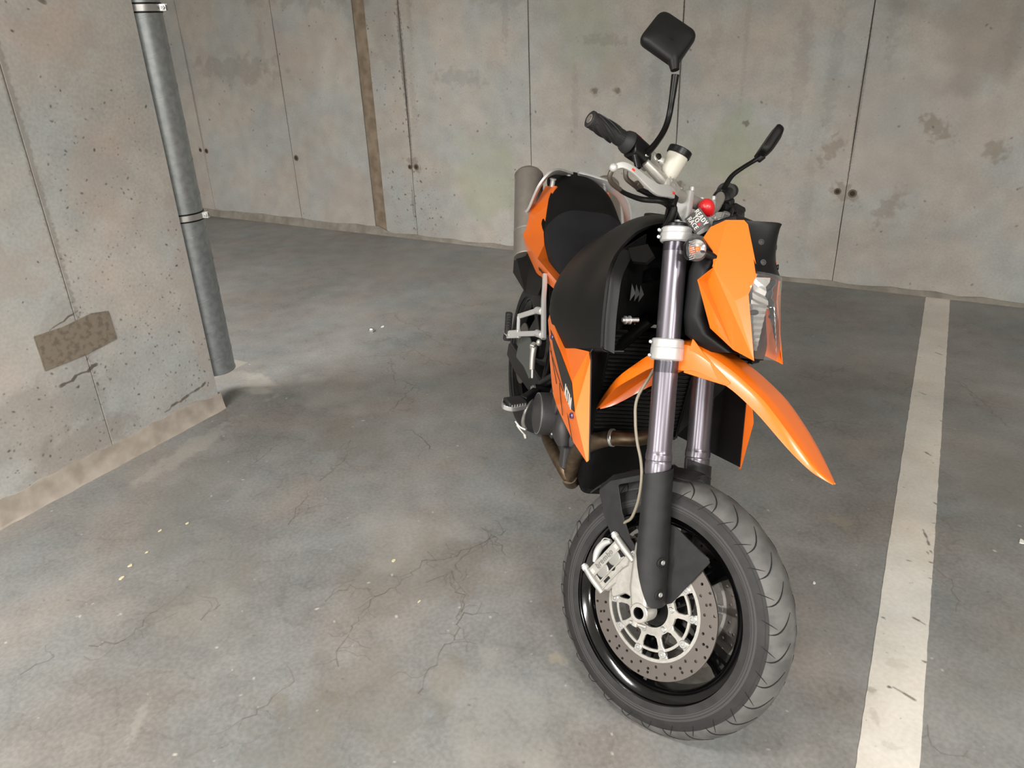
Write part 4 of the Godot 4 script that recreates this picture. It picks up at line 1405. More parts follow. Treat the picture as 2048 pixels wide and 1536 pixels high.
func fender():
	# channel section: crown height and side-wall drop along z
	var m := MB.new()
	var st := [[-0.236, 0.433, 0.006, 0.003], [-0.205, 0.463, 0.030, 0.018], [-0.150, 0.513, 0.058, 0.028], [-0.095, 0.552, 0.066, 0.036], [-0.045, 0.583, 0.070, 0.042], [0.0, 0.604, 0.072, 0.060], [0.035, 0.606, 0.073, 0.066], [0.065, 0.597, 0.0725, 0.056], [0.10, 0.580, 0.071, 0.050], [0.141, 0.555, 0.069, 0.042], [0.177, 0.529, 0.067, 0.040], [0.218, 0.495, 0.064, 0.040], [0.261, 0.446, 0.058, 0.034], [0.290, 0.409, 0.050, 0.026], [0.318, 0.372, 0.036, 0.015], [0.338, 0.348, 0.018, 0.006], [0.350, 0.336, 0.004, 0.002]]
	var g := []
	for q in st:
		var row := PackedVector3Array()
		for f in [-1.0, -0.985, -0.93, -0.8, -0.6, -0.4, -0.2, 0.0, 0.2, 0.4, 0.6, 0.8, 0.93, 0.985, 1.0]:
			var af := absf(f)
			var drop := 0.0
			if af > 0.985:
				drop = 1.0
			elif af > 0.93:
				drop = 0.42
			elif af > 0.6:
				drop = (af - 0.6) * 0.5
			row.append(V(-f * q[2] * (1.0 if af < 0.99 else 1.0), q[1] - drop * q[3], q[0]))
		g.append(row)
	g = fine(g, 3, 1)
	shell(m, g, 0.003)
	var o := fp("front_fender", m, M.orange, 32)
	# side flaps towards the clamp
	for s: float in [-1.0, 1.0]:
		var f := MB.new()
		plate(f, rpoly([Vector2(0.052, 0.612), Vector2(0.082, 0.580), Vector2(0.150, 0.521), Vector2(0.140, 0.514), Vector2(0.036, 0.536)], 0.002, 2), V(s * 0.0715 + 0.0015, 0, 0), Vector3(0, 0, 1), Vector3.UP, 0.003, 0.0008)
		fp("fender_flap", f, M.orange, 30, o)
	var d := MB.new()
	plate(d, PackedVector2Array([Vector2(-0.150, 0.470), Vector2(-0.115, 0.500), Vector2(-0.125, 0.486), Vector2(-0.135, 0.481)]), V(0.060, 0, 0), Vector3(0, 0, 1), Vector3.UP, 0.0006, 0.0)
	fp("fender_decal", d, M.decal, 30, o)

func mask_and_light():
	var p := [V(-0.0840, 0.8625, 0.1150), V(-0.0603, 0.8648, 0.1440), V(-0.0564, 0.8557, 0.1515), V(-0.0554, 0.7526, 0.1816), V(-0.0723, 0.7071, 0.1730), V(-0.0721, 0.5697, 0.1967), V(-0.1127, 0.8441, 0.0969), V(-0.1272, 0.8196, 0.0899), V(-0.1102, 0.7931, 0.1057), V(-0.1115, 0.7590, 0.1094), V(-0.1249, 0.7313, 0.0840), V(-0.1199, 0.6950, 0.0959), V(-0.1118, 0.6326, 0.1151), V(-0.0690, 0.5905, 0.1479), V(-0.0907, 0.6919, 0.1541), V(-0.0980, 0.7328, 0.0868)]
	var faces := [[0, 9, 14, 4, 3, 2, 1], [0, 6, 7, 8, 9], [9, 10, 15], [9, 15, 13, 5, 14], [10, 11, 12, 13, 15], [14, 5, 4]]
	for s: float in [-1.0, 1.0]:
		var m := MB.new()
		facets(m, p, faces, 0.003)
		# rounded highlight along the upper crease and the rim
		tube(m, [p[0] + V(0.0004, -0.001, -0.0014), p[9] + V(0.0004, 0.001, -0.0014)], 0.0018, 10, 1)
		if s > 0:
			m.flip_x()
		var o := fp("headlight_mask", m, M.orange, 4)
	# inner fairing behind the mask
	var b := MB.new()
	loft(b, [rrect(V(0, 0.585, 0.105), Vector3.RIGHT, V(0, 0, 1), 0.055, 0.035, 0.02), rrect(V(0, 0.62, 0.062), Vector3.RIGHT, V(0, 0, 1), 0.080, 0.034, 0.02), rrect(V(0, 0.66, 0.052), Vector3.RIGHT, V(0, 0, 1), 0.088, 0.026, 0.02), rrect(V(0, 0.76, 0.060), Vector3.RIGHT, V(0, 0, 1), 0.088, 0.030, 0.02), rrect(V(0, 0.82, 0.088), Vector3.RIGHT, V(0, 0, 1), 0.085, 0.035, 0.02), rrect(V(0, 0.848, 0.10), Vector3.RIGHT, V(0, 0, 1), 0.06, 0.025, 0.015)])
	fp("headlight_bucket", b, M.plastic, 50)
	# fly screen
	var f := MB.new()
	var g := []
	for q in [[0.864, 0.199, 0.146, 0.058], [0.855, 0.195, 0.150, 0.056], [0.83, 0.190, 0.157, 0.056], [0.79, 0.187, 0.168, 0.057], [0.752, 0.196, 0.183, 0.060]]:
		var row := []
		for j in 9:
			var t := j / 4.0 - 1.0
			row.append(V(t * q[3], q[0], lerpf(q[1], q[2], pow(absf(t), 1.6))))
		g.append(row)
	shell(f, fine(g, 3, 2), 0.004)
	var fs := fp("fly_screen", f, M.plastic, 40)
	for y: float in [0.821, 0.778]:
		for s: float in [-1.0, 1.0]:
			var k := MB.new()
			var c := V(s * 0.036, y, 0.174 if y > 0.8 else 0.182)
			var d := V(s * 0.62, 0.05, 0.78).normalized()
			pipe(k, c, c + d * 0.002, 0.0065, 0.0045, 20, 0.0006)
			screw(k, c, d, 0.0042, 0.0018)
			fp("screen_screw", k, M.engine, 30, fs)
	# glass, reflectors and the dark divider
	var l := MB.new()
	g = []
	for q in [[0.756, 0.1985, 0.183, 0.060], [0.735, 0.201, 0.179, 0.066], [0.705, 0.2025, 0.172, 0.073], [0.66, 0.2035, 0.180, 0.0725], [0.61, 0.201, 0.190, 0.068], [0.575, 0.197, 0.192, 0.055]]:
		var row := []
		for j in 9:
			var t := j / 4.0 - 1.0
			row.append(V(t * q[3], q[0], lerpf(q[1], q[2], pow(absf(t), 2.2))))
		g.append(row)
	var gg := fine(g, 4, 2)
	shell(l, gg, 0.002)
	var hl := fp("headlight_glass", l, M.lens, 40)
	# rim of the bucket round the glass
	var back := MB.new()
	var bk := []
	for r in gg:
		var row := PackedVector3Array()
		for v in r:
			row.append(v + V(0, 0, -0.030 - 0.012 * (1.0 - absf(v.x) / 0.075)))
		bk.append(row)
	shell(back, bk, 0.002)
	fp("headlight_back", back, M.black, 40, hl)
	for s: float in [-1.0, 1.0]:
		var r := MB.new()
		# upper bowl
		g = []
		for i in 7:
			var y := lerpf(0.748, 0.690, i / 6.0)
			var row := []
			for j in 7:
				var u := j / 6.0
				var xx := lerpf(0.064 if i > 2 else 0.058, 0.016, u)
				var zz := 0.166 + 0.026 * u * u - 0.018 * sin(PI * u) - 0.010 * sin(PI * i / 6.0) + (0.004 if (i + j) % 2 else 0.0)
				row.append(V(s * xx, y, zz))
			if s > 0:
				row.reverse()
			g.append(PackedVector3Array(row))
		shell(r, g, 0.001)
		fp("reflector", r, M.reflector, 10, hl)
		var w := MB.new()
		g = []
		for i in 16:
			var f2 := i / 15.0
			var y := lerpf(0.690, 0.592, f2)
			var row := []
			for j in 7:
				var u := j / 6.0
				var xx := lerpf(lerpf(0.064, 0.062, f2), lerpf(0.018, 0.050, f2), u)
				var zz := lerpf(0.170, 0.186, f2) + lerpf(0.020, 0.004, f2) * u - 0.012 * sin(PI * u) * (1.0 - f2) + (0.0012 if i % 2 else 0.0)
				row.append(V(s * xx, y, zz))
			if s > 0:
				row.reverse()
			g.append(PackedVector3Array(row))
		shell(w, g, 0.001)
		fp("ribbed_reflector", w, M.reflector, 10, hl)
		var bulb := MB.new()
		ball(bulb, V(s * 0.046, 0.672, 0.176), V(0.006, 0.006, 0.010), 14, 8)
		fp("bulb", bulb, M.deep, 60, hl)
		indicator(s)

func indicator(s: float):
	var c := V(s * 0.142, 0.793, 0.082)
	var d := V(s * 0.52, 0.02, 0.85).normalized()
	var up := V(0.12 * s, 1, 0); up = (up - d * up.dot(d)).normalized()
	var r := d.cross(up)
	var m := MB.new()
	# black cup that narrows to the back
	var rings := []
	for q in [[-0.034, 0.006, 0.0065], [-0.030, 0.012, 0.013], [-0.018, 0.019, 0.021], [-0.004, 0.0225, 0.0245], [0.002, 0.0228, 0.0248]]:
		rings.append(rrect(c + d * q[0], r, up, q[1], q[2], q[1] * 0.8, 6))
	loft(m, rings)
	tube(m, [c - d * 0.012, c + V(-s * 0.018, -0.006, 0.012), c + V(-s * 0.040, -0.012, 0.022)], [0.008, 0.0075, 0.009], 12, 4)
	var o := fp("turn_signal", m, M.plastic, 40)
	var b := MB.new()
	rings = []
	for q in [[0.0022, 0.0215, 0.0235], [-0.000, 0.020, 0.022], [-0.006, 0.010, 0.011]]:
		pass
	lathe(b, c + d * 0.0022, d, [[0, 0.0003], [0.008, 0.0006], [0.014, 0.002], [0.019, 0.0048], [0.020, 0.0048], [0.020, 0.0]], 26)
	fp("signal_reflector", b, M.reflector, 20, o)
	var k := MB.new()
	ball(k, c + d * 0.010, V(0.0055, 0.0055, 0.0055), 14, 8)
	fp("signal_bulb", k, M.amber, 60, o)
	var rib := MB.new()
	for i in 9:
		var y := -0.018 + 0.0045 * i
		bar(rib, c + up * y + r * -s * 0.004 + d * 0.0045, c + up * (y - 0.004) + r * -s * 0.018 + d * 0.0045, d, 0.0008, 0.0008, 0.0003)
	fp("signal_rib", rib, M.alloy, 30, o)
	var l := MB.new()
	rings = []
	for i in 6:
		var a := i / 5.0 * PI / 2 * 0.93
		rings.append(rrect(c + d * (0.002 + 0.013 * sin(a)), r, up, 0.0228 * cos(a * 0.9) + 0.0005, 0.0248 * cos(a * 0.9) + 0.0005, 0.02 * cos(a * 0.9), 6))
	loft(l, rings)
	fp("signal_lens", l, M.lens, 60, o)

func controls():
	# handlebar, swept back
	var m := MB.new()
	tube(m, [V(-0.316, 1.0375, -0.081), V(-0.215, 1.008, -0.047), V(-0.165, 0.983, -0.032), V(-0.115, 0.948, -0.018), V(-0.075, 0.929, -0.010), V(0, 0.925, -0.006), V(0.075, 0.929, -0.010), V(0.115, 0.948, -0.018), V(0.165, 0.980, -0.034), V(0.215, 1.000, -0.050), V(0.316, 1.030, -0.087)], [0.0112, 0.0112, 0.0118, 0.0138, 0.0142, 0.0142, 0.0142, 0.0138, 0.0118, 0.0112, 0.0112], 20, 6)
	fp("handlebar", m, M.bar, 50)
	for s: float in [-1.0, 1.0]:
		var c := MB.new()
		bar(c, V(s * 0.050, 0.852, -0.012), V(s * 0.050, 0.944, -0.007), Vector3.RIGHT, 0.0105, 0.019, 0.006)
		for z: float in [-0.022, 0.008]:
			cyl(c, V(s * 0.050, 0.940, z), V(s * 0.050, 0.951, z), 0.0058, 12)
		fp("bar_clamp", c, M.silver, 30)
		grip(s)
	# right hand side: throttle housing, brake master cylinder, reservoir, lever
	var t := MB.new()
	var a := V(-0.268, 1.0105, -0.008); var b := V(-0.222, 0.992, 0.007)
	var d := (b - a).normalized()
	loft(t, [rrect(a, V(0, 1, 0), d.cross(V(0, 1, 0)), 0.019, 0.019, 0.012), rrect(a + d * 0.004, V(0, 1, 0), d.cross(V(0, 1, 0)), 0.024, 0.023, 0.012), rrect(b - d * 0.004, V(0, 1, 0), d.cross(V(0, 1, 0)), 0.022, 0.021, 0.012), rrect(b, V(0, 1, 0), d.cross(V(0, 1, 0)), 0.018, 0.018, 0.012)])
	cyl(t, V(-0.262, 0.992, 0.004), V(-0.258, 0.958, 0.014), 0.007, 14)
	var th := fpr("throttle_housing", t, M.black, 40)
	var rd := MB.new()
	bar(rd, V(-0.258, 1.030, -0.004), V(-0.242, 1.024, 0.001), Vector3.UP, 0.005, 0.006, 0.002)
	fpr("kill_switch", rd, M.red, 40, th)
	var mc := MB.new()
	bar(mc, V(-0.226, 0.995, -0.002), V(-0.196, 0.985, 0.004), Vector3.UP, 0.019, 0.017, 0.006)
	tube(mc, [V(-0.240, 0.975, 0.018), V(-0.222, 0.962, 0.026), V(-0.200, 0.948, 0.034), V(-0.178, 0.937, 0.040)], [0.009, 0.0115, 0.012, 0.010], 14, 4)
	bar(mc, V(-0.215, 0.99, 0.008), V(-0.212, 0.955, 0.030), Vector3.RIGHT, 0.014, 0.009, 0.004)
	bar(mc, V(-0.236, 1.002, 0.012), V(-0.236, 0.985, 0.016), Vector3.RIGHT, 0.010, 0.008, 0.003)
	cyl(mc, V(-0.192, 0.928, 0.046), V(-0.188, 0.948, 0.044), 0.009, 14)
	bar(mc, V(-0.185, 0.945, 0.046), V(-0.160, 0.925, 0.052), Vector3.UP, 0.011, 0.006, 0.003)
	# bracket that carries the cup
	bar(mc, V(-0.200, 0.995, 0.012), V(-0.178, 0.990, 0.030), Vector3.UP, 0.006, 0.004, 0.002)
	cyl(mc, V(-0.206, 1.003, 0.010), V(-0.200, 0.987, 0.018), 0.008, 14)
	var mo := fpr("brake_master_cylinder", mc, M.cast, 40)
	var mb := MB.new()
	lathe(mb, V(-0.200, 0.996, 0.021), V(-0.3, 0.1, 0.9), [[0, 0], [0.0068, 0], [0.0068, 0.006], [0.004, 0.007], [0, 0.007]], 6)
	fpr("bracket_bolt", mb, M.black, 30, mo)
	var mw := MB.new()
	tube(mw, [V(-0.198, 0.985, 0.026), V(-0.186, 0.982, 0.030), V(-0.183, 0.972, 0.036), V(-0.190, 0.958, 0.040), V(-0.190, 0.942, 0.046)], 0.002, 8)
	fpr("wire_clip", mw, M.silver, 40, mo)
	var lt := MB.new()
	for i in 5:
		bar(lt, V(-0.196 + i * 0.0062, 0.9515 - i * 0.0035, 0.0545), V(-0.193 + i * 0.0062, 0.9455 - i * 0.0035, 0.0545), V(0, 0, 1), 0.001, 0.0012, 0.0004)
	fpr("raised_marks", lt, M.alloy, 40, mo)
	var cup := MB.new()
	var ct := V(-0.1655, 1.009, 0.0525); var cb := V(-0.176, 0.952, 0.032)
	var cd := (ct - cb).normalized()
	var ch := (ct - cb).length()
	lathe(cup, cb, cd, [[0, 0], [0.0155, 0], [0.0175, 0.003], [0.0205, 0.016], [0.0232, ch - 0.012], [0.0232, ch], [0, ch]], 32)
	cyl(cup, cb + cd * 0.004, cb + V(0.006, -0.008, 0.003), 0.0075, 12)
	var co := fpr("brake_fluid_cup", cup, M.cup, 40)
	var cc := MB.new()
	lathe(cc, ct - cd * 0.006, cd, [[0.02, 0], [0.0258, 0], [0.0264, 0.001], [0.0264, 0.0135], [0.0252, 0.015], [0, 0.0152]], 36)
	fpr("cup_cap", cc, M.black, 30, co)
	var ch2 := MB.new()
	tube(ch2, [cb + V(0.006, -0.012, 0.004), cb + V(-0.002, -0.022, 0.002), cb + V(-0.016, -0.018, -0.002), cb + V(-0.026, -0.012, -0.002)], 0.0065, 12)
	fpr("cup_hose", ch2, M.groove, 40, co)
	var lv := MB.new()
	strap(lv, [V(-0.358, 0.936, 0.025), V(-0.345, 0.942, 0.034), V(-0.325, 0.938, 0.043), V(-0.300, 0.929, 0.048), V(-0.275, 0.919, 0.053), V(-0.245, 0.912, 0.057), V(-0.205, 0.918, 0.056), V(-0.178, 0.918, 0.052)], V(0, 1, 0), [0.006, 0.0065, 0.007, 0.008, 0.010, 0.012, 0.013, 0.010], [0.005, 0.0045, 0.0045, 0.005, 0.0055], 5)
	ball(lv, V(-0.360, 0.935, 0.024), V(0.0088, 0.0088, 0.0088), 18, 10)
	var lo := fpr("brake_lever", lv, M.silver, 50)
	for q in [[V(-0.328, 0.9375, 0.0465), V(-0.321, 0.9345, 0.0485)], [V(-0.192, 0.918, 0.0615), V(-0.184, 0.917, 0.061)]]:
		var lr := MB.new()
		bar(lr, q[0], q[1], Vector3.UP, 0.0022, 0.001, 0.0005)
		fpr("lever_dot", lr, M.dot, 40, lo)
	# left switch block and clutch lever
	var sw := MB.new()
	a = V(0.150, 0.960, -0.026); b = V(0.200, 0.985, -0.044)
	d = (b - a).normalized()
	loft(sw, [rrect(a, V(0, 1, 0), d.cross(V(0, 1, 0)), 0.018, 0.018, 0.010), rrect(a + d * 0.005, V(0, 1, 0), d.cross(V(0, 1, 0)), 0.025, 0.024, 0.012), rrect(b - d * 0.004, V(0, 1, 0), d.cross(V(0, 1, 0)), 0.025, 0.024, 0.012), rrect(b, V(0, 1, 0), d.cross(V(0, 1, 0)), 0.02, 0.019, 0.012)])
	bar(sw, V(0.186, 0.952, -0.012), V(0.196, 0.938, 0.012), V(0, 1, 0), 0.013, 0.014, 0.004)
	bar(sw, V(0.150, 0.948, -0.010), V(0.180, 0.962, -0.014), V(0, 1, 0), 0.013, 0.010, 0.004)
	fp("left_switch_block", sw, M.plastic, 40)
	var cl := MB.new()
	bar(cl, V(0.118, 0.940, -0.002), V(0.150, 0.938, 0.012), V(0, 1, 0), 0.008, 0.010, 0.003)
	strap(cl, [V(0.150, 0.935, 0.014), V(0.19, 0.935, 0.010), V(0.25, 0.945, -0.015), V(0.32, 0.965, -0.055)], V(0, 1, 0), [0.010, 0.008, 0.006], 0.004)
	fp("clutch_lever", cl, M.plastic, 40)
	var kn := MB.new()
	cyl(kn, V(0.066, 0.896, 0.030), V(0.060, 0.912, 0.040), 0.0085, 20, 0.001)
	fp("cable_adjuster", kn, M.alloy, 30)
	mirrors()
	# cables and the brake hose from the master cylinder
	var ca := MB.new()
	tube(ca, [V(-0.355, 0.930, 0.016), V(-0.352, 0.920, 0.010), V(-0.335, 0.911, 0.005), V(-0.305, 0.905, 0.004)], 0.0052, 12)
	tube(ca, [V(-0.290, 0.952, 0.004), V(-0.284, 0.934, 0.003), V(-0.262, 0.926, 0.005), V(-0.235, 0.922, 0.004)], 0.0052, 12)
	cyl(ca, V(-0.250, 0.930, 0.004), V(-0.230, 0.922, 0.004), 0.0085, 12)
	fpr("cable_elbow", ca, mat(Color(0.38, 0.36, 0.33), 0.35, 0.6), 40)
	var cx := MB.new()
	tube(cx, [V(-0.266, 0.904, -0.037), V(-0.236, 0.900, -0.038), V(-0.190, 0.897, -0.028), V(-0.150, 0.898, -0.002), V(-0.095, 0.888, -0.006), V(-0.06, 0.872, -0.010), V(0.0, 0.845, 0.0)], [0.0045, 0.005, 0.0065, 0.007, 0.007, 0.007], 12)
	tube(cx, [V(-0.195, 0.920, -0.037), V(-0.170, 0.914, -0.028), V(-0.135, 0.905, -0.010), V(-0.115, 0.893, 0.004), V(-0.105, 0.87, -0.005), V(-0.08, 0.84, -0.04)], [0.006, 0.0065, 0.007, 0.009, 0.010], 12)
	bar(cx, V(-0.132, 0.905, 0.006), V(-0.120, 0.901, 0.008), V(0, 1, 0), 0.012, 0.011, 0.003)
	tube(cx, [V(-0.140, 0.933, 0.003), V(-0.130, 0.922, -0.005), V(-0.118, 0.905, -0.005), V(-0.10, 0.88, -0.02), V(-0.06, 0.84, -0.05)], 0.005, 10)
	tube(cx, [V(0.15, 0.945, 0.0), V(0.10, 0.92, 0.03), V(0.05, 0.88, 0.03), V(0.02, 0.84, -0.03)], 0.005, 10)
	fp("control_cable", cx, M.black, 50)
	# ignition lock and dash
	var ig := MB.new()
	pipe(ig, V(0.030, 0.868, 0.046), V(0.030, 0.890, 0.042), 0.0185, 0.0125, 30, 0.003)
	fp("ignition_lock", ig, M.zinc, 30)
	var da := MB.new()
	bar(da, V(0, 0.855, 0.07), V(0, 0.868, 0.128), Vector3.RIGHT, 0.058, 0.014, 0.006)
	fp("dash", da, M.black, 40)

func grip(s: float):
	var m := MB.new()
	var a := V(-0.321, 1.0393, -0.0826) if s < 0 else V(0.321, 1.031, -0.0885)
	var b := V(-0.223, 1.0105, -0.0497) if s < 0 else V(0.223, 1.003, -0.053)
	var d := (b - a).normalized()
	var L := (b - a).length()
	lathe(m, a, d, [[0.0085, 0.012], [0.0085, 0.0], [0.0145, -0.001], [0.0178, 0.001], [0.0182, 0.006], [0.0168, 0.009], [0.0165, L * 0.6], [0.0168, L * 0.8], [0.0172, L * 0.83], [0.0225, L * 0.90], [0.0245, L * 0.97], [0.0245, L], [0.02, L + 0.003], [0.0085, L + 0.003]], 36, true)
	var o := fp("grip", m, M.rubber, 40)
	var e := MB.new()
	pipe(e, a - d * 0.0005, a + d * 0.012, 0.0105, 0.0065, 24, 0.001)
	fp("bar_end", e, M.steel, 30, o)
	# slanted ribs
	var u := side_of(d); var w := d.cross(u)
	var r := MB.new()
	for i in 9:
		var pts := []
		for k in 9:
			var f := k / 8.0
			var an := TAU * i / 9 + f * 1.5
			pts.append(a + d * lerpf(0.013, L * 0.66, f) + (u * cos(an) + w * sin(an)) * 0.0169)
		strap(r, pts, d.cross(u * cos(TAU * i / 9.0) + w * sin(TAU * i / 9.0)), 0.0034, 0.0013, 1)
	fp("grip_rib", r, M.rubber, 40, o)
	var k2 := MB.new()
	for i in 24:
		var an := TAU * i / 24
		var e2 := u * cos(an) + w * sin(an)
		bar(k2, a + d * (L * 0.70) + e2 * 0.0168, a + d * (L * 0.80) + e2 * 0.0172, e2, 0.001, 0.0012, 0.0004)
	fp("grip_knurl", k2, M.rubber, 40, o)

func mirror_shell(c: Vector3, ex: Vector3, ey: Vector3, out: Array, depth: float, crown: float) -> MB:
	# out: outline (x, y) in ex, ey; glass side flat, back domed towards ex x ey
	var m := MB.new()
	var n := ex.cross(ey).normalized()
	var pl := rpoly(out, [0.020, 0.018, 0.010, 0.018], 6)
	var rings := []
	for q in [[0.94, -0.004], [1.0, 0.0], [1.0, depth * 0.35], [0.97, depth * 0.62], [0.90, depth * 0.82], [0.76, depth * 0.95], [0.5, depth + crown * 0.7], [0.2, depth + crown]]:
		var r := PackedVector3Array()
		for v in pl:
			r.append(c + ex * v.x * q[0] + ey * v.y * q[0] + n * q[1])
		rings.append(r)
	loft(m, rings)
	return m

func mirrors():
	var cx := V(0.675, 0.073, 0.734); var cy := V(-0.029, 0.997, -0.072); var cf := V(0.737, -0.028, -0.675)
	# right mirror shows its back
	var ex := (cx + cf * -0.12).normalized()
	var ey := (cy + cf * 0.18).normalized()
	ey = (ey - ex * ey.dot(ex)).normalized()
	var c := V(-0.264, 1.188, 0.052)
	var m := mirror_shell(c, ex, ey, [Vector2(-0.010, 0.062), Vector2(0.059, 0.004), Vector2(0.014, -0.066), Vector2(-0.0585, -0.004)], 0.022, 0.003)
	tube(m, [c + ex * 0.011 - ey * 0.052 + ex.cross(ey) * 0.009, c + ex * 0.0135 - ey * 0.070 + ex.cross(ey) * 0.006], [0.012, 0.0085], 16, 2)
	var o := fp("mirror_housing", m, M.plastic, 40)
	var em := MB.new()
	var n := ex.cross(ey)
	bar(em, c + ex * 0.001 - ey * 0.012 + n * 0.0245, c + ex * 0.010 - ey * 0.018 + n * 0.0242, ex * 0.5 + ey, 0.0022, 0.0006, 0.0004)
	fp("moulded_mark", em, M.black, 40, o)
	var st := MB.new()
	tube(st, [V(-0.194, 0.992, -0.022), V(-0.206, 1.006, 0.006), V(-0.226, 1.022, 0.036), V(-0.2435, 1.040, 0.056), V(-0.246, 1.075, 0.062), V(-0.250, 1.121, 0.068)], [0.0072, 0.0068, 0.0062, 0.006, 0.0062, 0.008], 14)
	fp("mirror_stalk", st, M.stalk, 50)
	# left mirror seen edge-on
	var lx := (cx * 0.56 + cy * 0.83 - cf * 0.10).normalized()     # along the visible long edge
	var ld := (cf + cx * 0.05).normalized()
	ld = (ld - lx * ld.dot(lx)).normalized()
	var nn := lx.cross(ld)          # points to the domed back
	if nn.dot(cx) < 0:
		ld = -ld
	var cl := V(0.262, 1.131, 0.028)
	var ml := mirror_shell(cl, lx, ld, [Vector2(0.042, 0.040), Vector2(-0.040, 0.045), Vector2(-0.042, -0.038), Vector2(0.040, -0.045)], 0.020, 0.004)
	tube(ml, [cl - lx * 0.036 + lx.cross(ld) * 0.010, cl - lx * 0.052 + lx.cross(ld) * 0.008], [0.011, 0.008], 14, 2)
	fp("mirror_housing", ml, M.plastic, 40)
	var sl := MB.new()
	tube(sl, [V(0.172, 0.974, -0.040), V(0.186, 1.005, -0.038), V(0.200, 1.036, -0.028), V(0.220, 1.059, -0.011), V(0.240, 1.077, 0.004), V(0.253, 1.091, 0.018)], [0.0085, 0.007, 0.006, 0.0055, 0.0055, 0.007], 14)
	fp("mirror_stalk", sl, M.stalk, 50)

func keys():
	var t := thing("key_tag", "dark grey key tag printed READY TO RACE with a red float, hanging from the ignition", "key ring", bike.transform * S)
	var a := V(-0.0520, 0.9032, 0.0318); var b := V(-0.0520, 0.8681, 0.0604); var c := V(-0.0600, 0.8423, 0.0318); var d := V(-0.0600, 0.8751, 0.0027)
	var o := (a + b + c + d) / 4
	var ex := ((b - a) + (c - d)).normalized()
	var ey := ((a - d) + (b - c))
	ey = (ey - ex * ey.dot(ex)).normalized()
	var hw := (b - a).length() / 2; var hh := (a - d).length() / 2
	var m := MB.new()
	plate(m, rpoly([Vector2(-hw, -hh), Vector2(hw, -hh), Vector2(hw, hh), Vector2(-hw, hh)], 0.002, 3), o, ex, ey, 0.0022, 0.0005)
	var k := put("tag_plate", m.mesh(), M.tag, t)
	var bs := Basis(ex, ey, ex.cross(ey))
	var y := 0.0118
	for w in [["READY", 0.0, 0.0110], ["TO", -0.004, 0.0], ["RACE", -0.001, -0.0110]]:
		word(w[0], 0.0108, 0.0006, M.white, "lettering", k, Transform3D(bs, o + ex * w[1] + ey * w[2] + bs.z * 0.0022), 800)
	word("»", 0.0100, 0.0006, M.red, "chevrons", k, Transform3D(bs, o + ex * 0.0105 + bs.z * 0.0022), 800)
	var f := MB.new()
	var fc := V(-0.010, 0.9105, 0.026)
	var fd := V(0.45, -0.72, 0.4).normalized()
	lathe(f, fc - fd * 0.020, fd, [[0, 0], [0.008, 0.001], [0.0145, 0.0055], [0.018, 0.012], [0.0188, 0.018], [0.0175, 0.0255], [0.0135, 0.033], [0.008, 0.039], [0.004, 0.042], [0, 0.0425]], 32)
	put("float", f.mesh(50), M.red, t)
	var r := MB.new()
	var rc := fc + fd * 0.024
	var pts := []
	for i in 19:
		pts.append(rc + ex * 0.006 * cos(TAU * i / 18) + ey * 0.005 * sin(TAU * i / 18) + V(0.004, 0.002, 0))
	tube(r, pts, 0.001, 8, 1)
	for q in [V(-0.012, -0.004, 0.004), V(-0.006, -0.008, 0.006), V(0.004, -0.004, 0.004)]:
		pts = []
		for i in 13:
			pts.append(rc + q + ex * 0.0035 * cos(TAU * i / 12) + bs.z * 0.0035 * sin(TAU * i / 12))
		tube(r, pts, 0.0009, 8, 1)
	put("key_ring", r.mesh(50), M.alloy, t)
	var kk := MB.new()
	bar(kk, rc + V(0.004, -0.006, 0.002), V(0.028, 0.884, 0.044), V(1, 0, 0), 0.004, 0.0012, 0.0005)
	put("key", kk.mesh(), M.alloy, t)

# ------------------------------------------------------------------ main body
func mirrored(m: MB) -> MB:
	var o := MB.new()
	o.v = m.v.duplicate()
	o.flip_x()
	return o

# the same part on both sides; the points given are those of the right side (x < 0)
func both(called: String, m: MB, k: Material, crease := 35.0) -> Array:
	return [bp(called, m, k, crease), bp(called, mirrored(m), k, crease)]

func body():
	rear_wheel()
	frame_and_engine()
	radiator()
	tank()
	seat_and_tail()
	right_side()
	shrouds()

